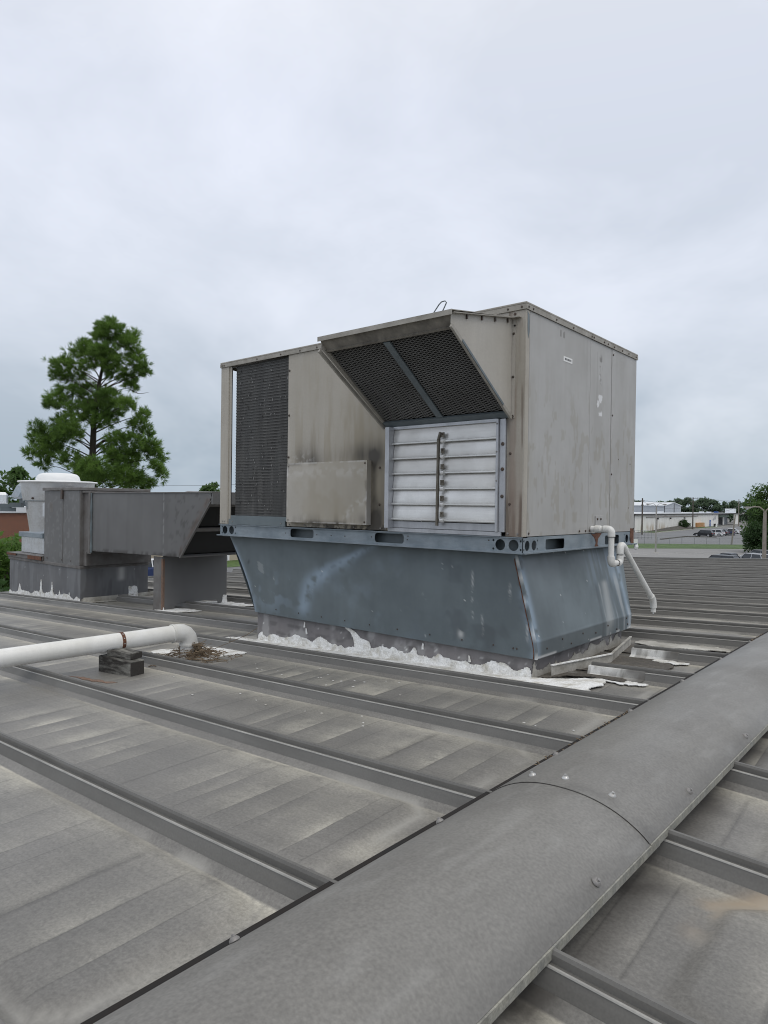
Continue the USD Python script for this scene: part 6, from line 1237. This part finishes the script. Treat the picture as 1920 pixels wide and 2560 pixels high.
# ================================================================== BACKGROUND: cars
M['tyre'] = plain('tyre', (.018, .018, .018), .85); M['rim'] = plain('rim', (.42, .42, .43), .35, .6); M['tail'] = plain('tail', (.25, .012, .01), .25); M['head'] = plain('head', (.6, .62, .64), .15); M['plastic'] = plain('plastic', (.03, .03, .032), .6)
def carpaint(n, c): M[n] = plain(n, c, .28, .15); return n
for n, c in (('car_black', (.012, .013, .016)), ('car_white', (.66, .67, .67)), ('car_dark', (.035, .038, .045)), ('car_blue', (.02, .035, .10)), ('car_silver', (.36, .37, .39)), ('car_grey', (.12, .125, .13))): carpaint(n, c)
def car(label, x, y, ang, mat, style='suv', roofmat=None):
    t = thing('parked_car', label, 'car', (x, y, GZ)); ca, sa = math.cos(ang), math.sin(ang)
    Lc, Wc = 4.7, 1.86; hr = {'suv': 1.70, 'sedan': 1.46, 'pickup': 1.78}[style]; hb = {'suv': 1.02, 'sedan': .92, 'pickup': 1.08}[style]
    if style == 'pickup': Lc = 5.6
    def tr(m):
        v = np.array(m.vertices); return trimesh.Trimesh(np.c_[x + v[:, 0] * ca - v[:, 1] * sa, y + v[:, 0] * sa + v[:, 1] * ca, GZ + v[:, 2]], m.faces, process=False)
    h = Lc / 2; wx = (h - .92, -h + .95); wr = .36
    prof = Polygon([(-h, .38), (-h + .04, hb - .05), (-h + .2, hb + .02), (h - 1.45, hb), (h - .55, hb - .12), (h - .08, hb - .28), (h, .62), (h - .02, .36), (h - .2, .24), (-h + .2, .26)])
    for c_ in wx: prof = prof.difference(Point(c_, .36).buffer(.43, 12))
    m = ext(prof, (0, Wc / 2 - .01, 0), (1, 0, 0), (0, 0, 1), Wc - .02); v = m.vertices
    v[:, 1] *= 1 - .10 * np.clip((np.abs(v[:, 0]) - h + .7) / .7, 0, 1); put(t, 'body', tr(trimesh.Trimesh(v, m.faces, process=False)), mat)
    if style == 'pickup': rf, rb, gf_, gb = .55, -.55, 1.15, -.75
    elif style == 'sedan': rf, rb, gf_, gb = .35, -1.05, 1.05, -1.75
    else: rf, rb, gf_, gb = .55, -1.75, 1.15, -2.2
    wB, wT = Wc / 2 - .06, Wc / 2 - .24
    put(t, 'window', tr(trimesh.convex.convex_hull(np.array([(a, s_ * b, z) for s_ in (-1, 1) for a, b, z in ((gf_, wB, hb), (gb, wB, hb), (rf, wT, hr - .05), (rb, wT, hr - .05))]))), 'glass_dark')
    put(t, 'roof', tr(trimesh.convex.convex_hull(np.array([(a, s_ * b, z) for s_ in (-1, 1) for a, b, z in ((rf + .08, wT + .02, hr - .06), (rb - .06, wT + .02, hr - .06), (rf - .1, wT - .12, hr), (rb + .1, wT - .12, hr))]))), roofmat or mat)
    for s_ in (-1, 1):
        for (x0, x1, z1) in ((gf_, rf, hr - .05), ((rf + rb) / 2 + .1, (rf + rb) / 2 + .05, hr - .05), (gb, rb, hr - .05)):
            put(t, 'pillar', tr(bar((x0, s_ * (wB + .004), hb), (x1, s_ * (wT + .012), z1), .03, .09, (1, 0, 0))), roofmat or mat)
        for c_ in wx:
            w_ = put(t, 'wheel', tr(tube([(c_, s_ * (Wc / 2 - .22), wr), (c_, s_ * (Wc / 2 - .01), wr)], wr, 18)), 'tyre'); put(w_, 'rim', tr(tube([(c_, s_ * (Wc / 2 - .012), wr), (c_, s_ * (Wc / 2 + .004), wr)], wr * .66, 14)), 'rim')
        put(t, 'headlight', tr(bx(h - .35, h - .06, s_ * .72 - .13, s_ * .72 + .13, hb - .34, hb - .20)), 'head'); put(t, 'tail_light', tr(bx(-h - .012, -h + .10, s_ * .74 - .10, s_ * .74 + .10, hb - .28, hb - .02)), 'tail')
        put(t, 'mirror', tr(bx(gf_ - .35, gf_ - .2, s_ * (Wc / 2 + .06) - .08, s_ * (Wc / 2 + .06) + .08, hb + .0, hb + .16)), mat)
    if style == 'pickup': put(t, 'cargo_bed', tr(bx(-h + .12, gb - .1, -Wc / 2 + .12, Wc / 2 - .12, hb + .021, hb + .03)), 'plastic')
    put(t, 'bumper', tr(bx(-h - .03, -h + .1, -Wc / 2 + .15, Wc / 2 - .15, .38, .62)), 'plastic')
    return t
hd = math.pi - .22
car('black SUV parked nearest the kerb in the far row across the verge', -48.5, 181.0, hd + .12, 'car_black')
car('white SUV parked between the black SUV and a dark SUV in the far row', -47.6, 187.4, hd + .1, 'car_white')
car('dark grey SUV behind the white SUV in the far row', -48.2, 193.5, hd + .1, 'car_dark')
car('white-topped blue pickup near the end of the far row', -46.6, 199.0, math.pi / 2 + .25, 'car_blue', 'pickup', 'car_white')
car('white car at the end of the far row beside the leaning pole', -49.6, 212.5, hd + .2, 'car_white', 'sedan')
car('white car in the far row partly hidden by the leaning pole', -46.5, 222.5, hd + .2, 'car_white', 'sedan')
car('silver wagon parked beyond the roof edge left of the brown lamp post', -17.6, 88.2, 2.55, 'car_silver')
car('grey SUV behind the silver wagon beyond the roof edge', -18.6, 97.0, 2.75, 'car_grey')
car('dark pickup of which only the cab shows above the roof edge', -19.4, 84.6, 2.9, 'car_dark', 'pickup')
car('black car of which the roof shows above the roof edge beside the pickup', -19.6, 81.4, 2.95, 'car_black')
car('white car lowest above the roof edge, left of the black one', -20.2, 77.6, 2.95, 'car_white', 'sedan')
car('white and dark van seen through the gap between curb and leg panel', -54.4, 31.2, 1.25, 'car_blue', 'suv', 'car_white')
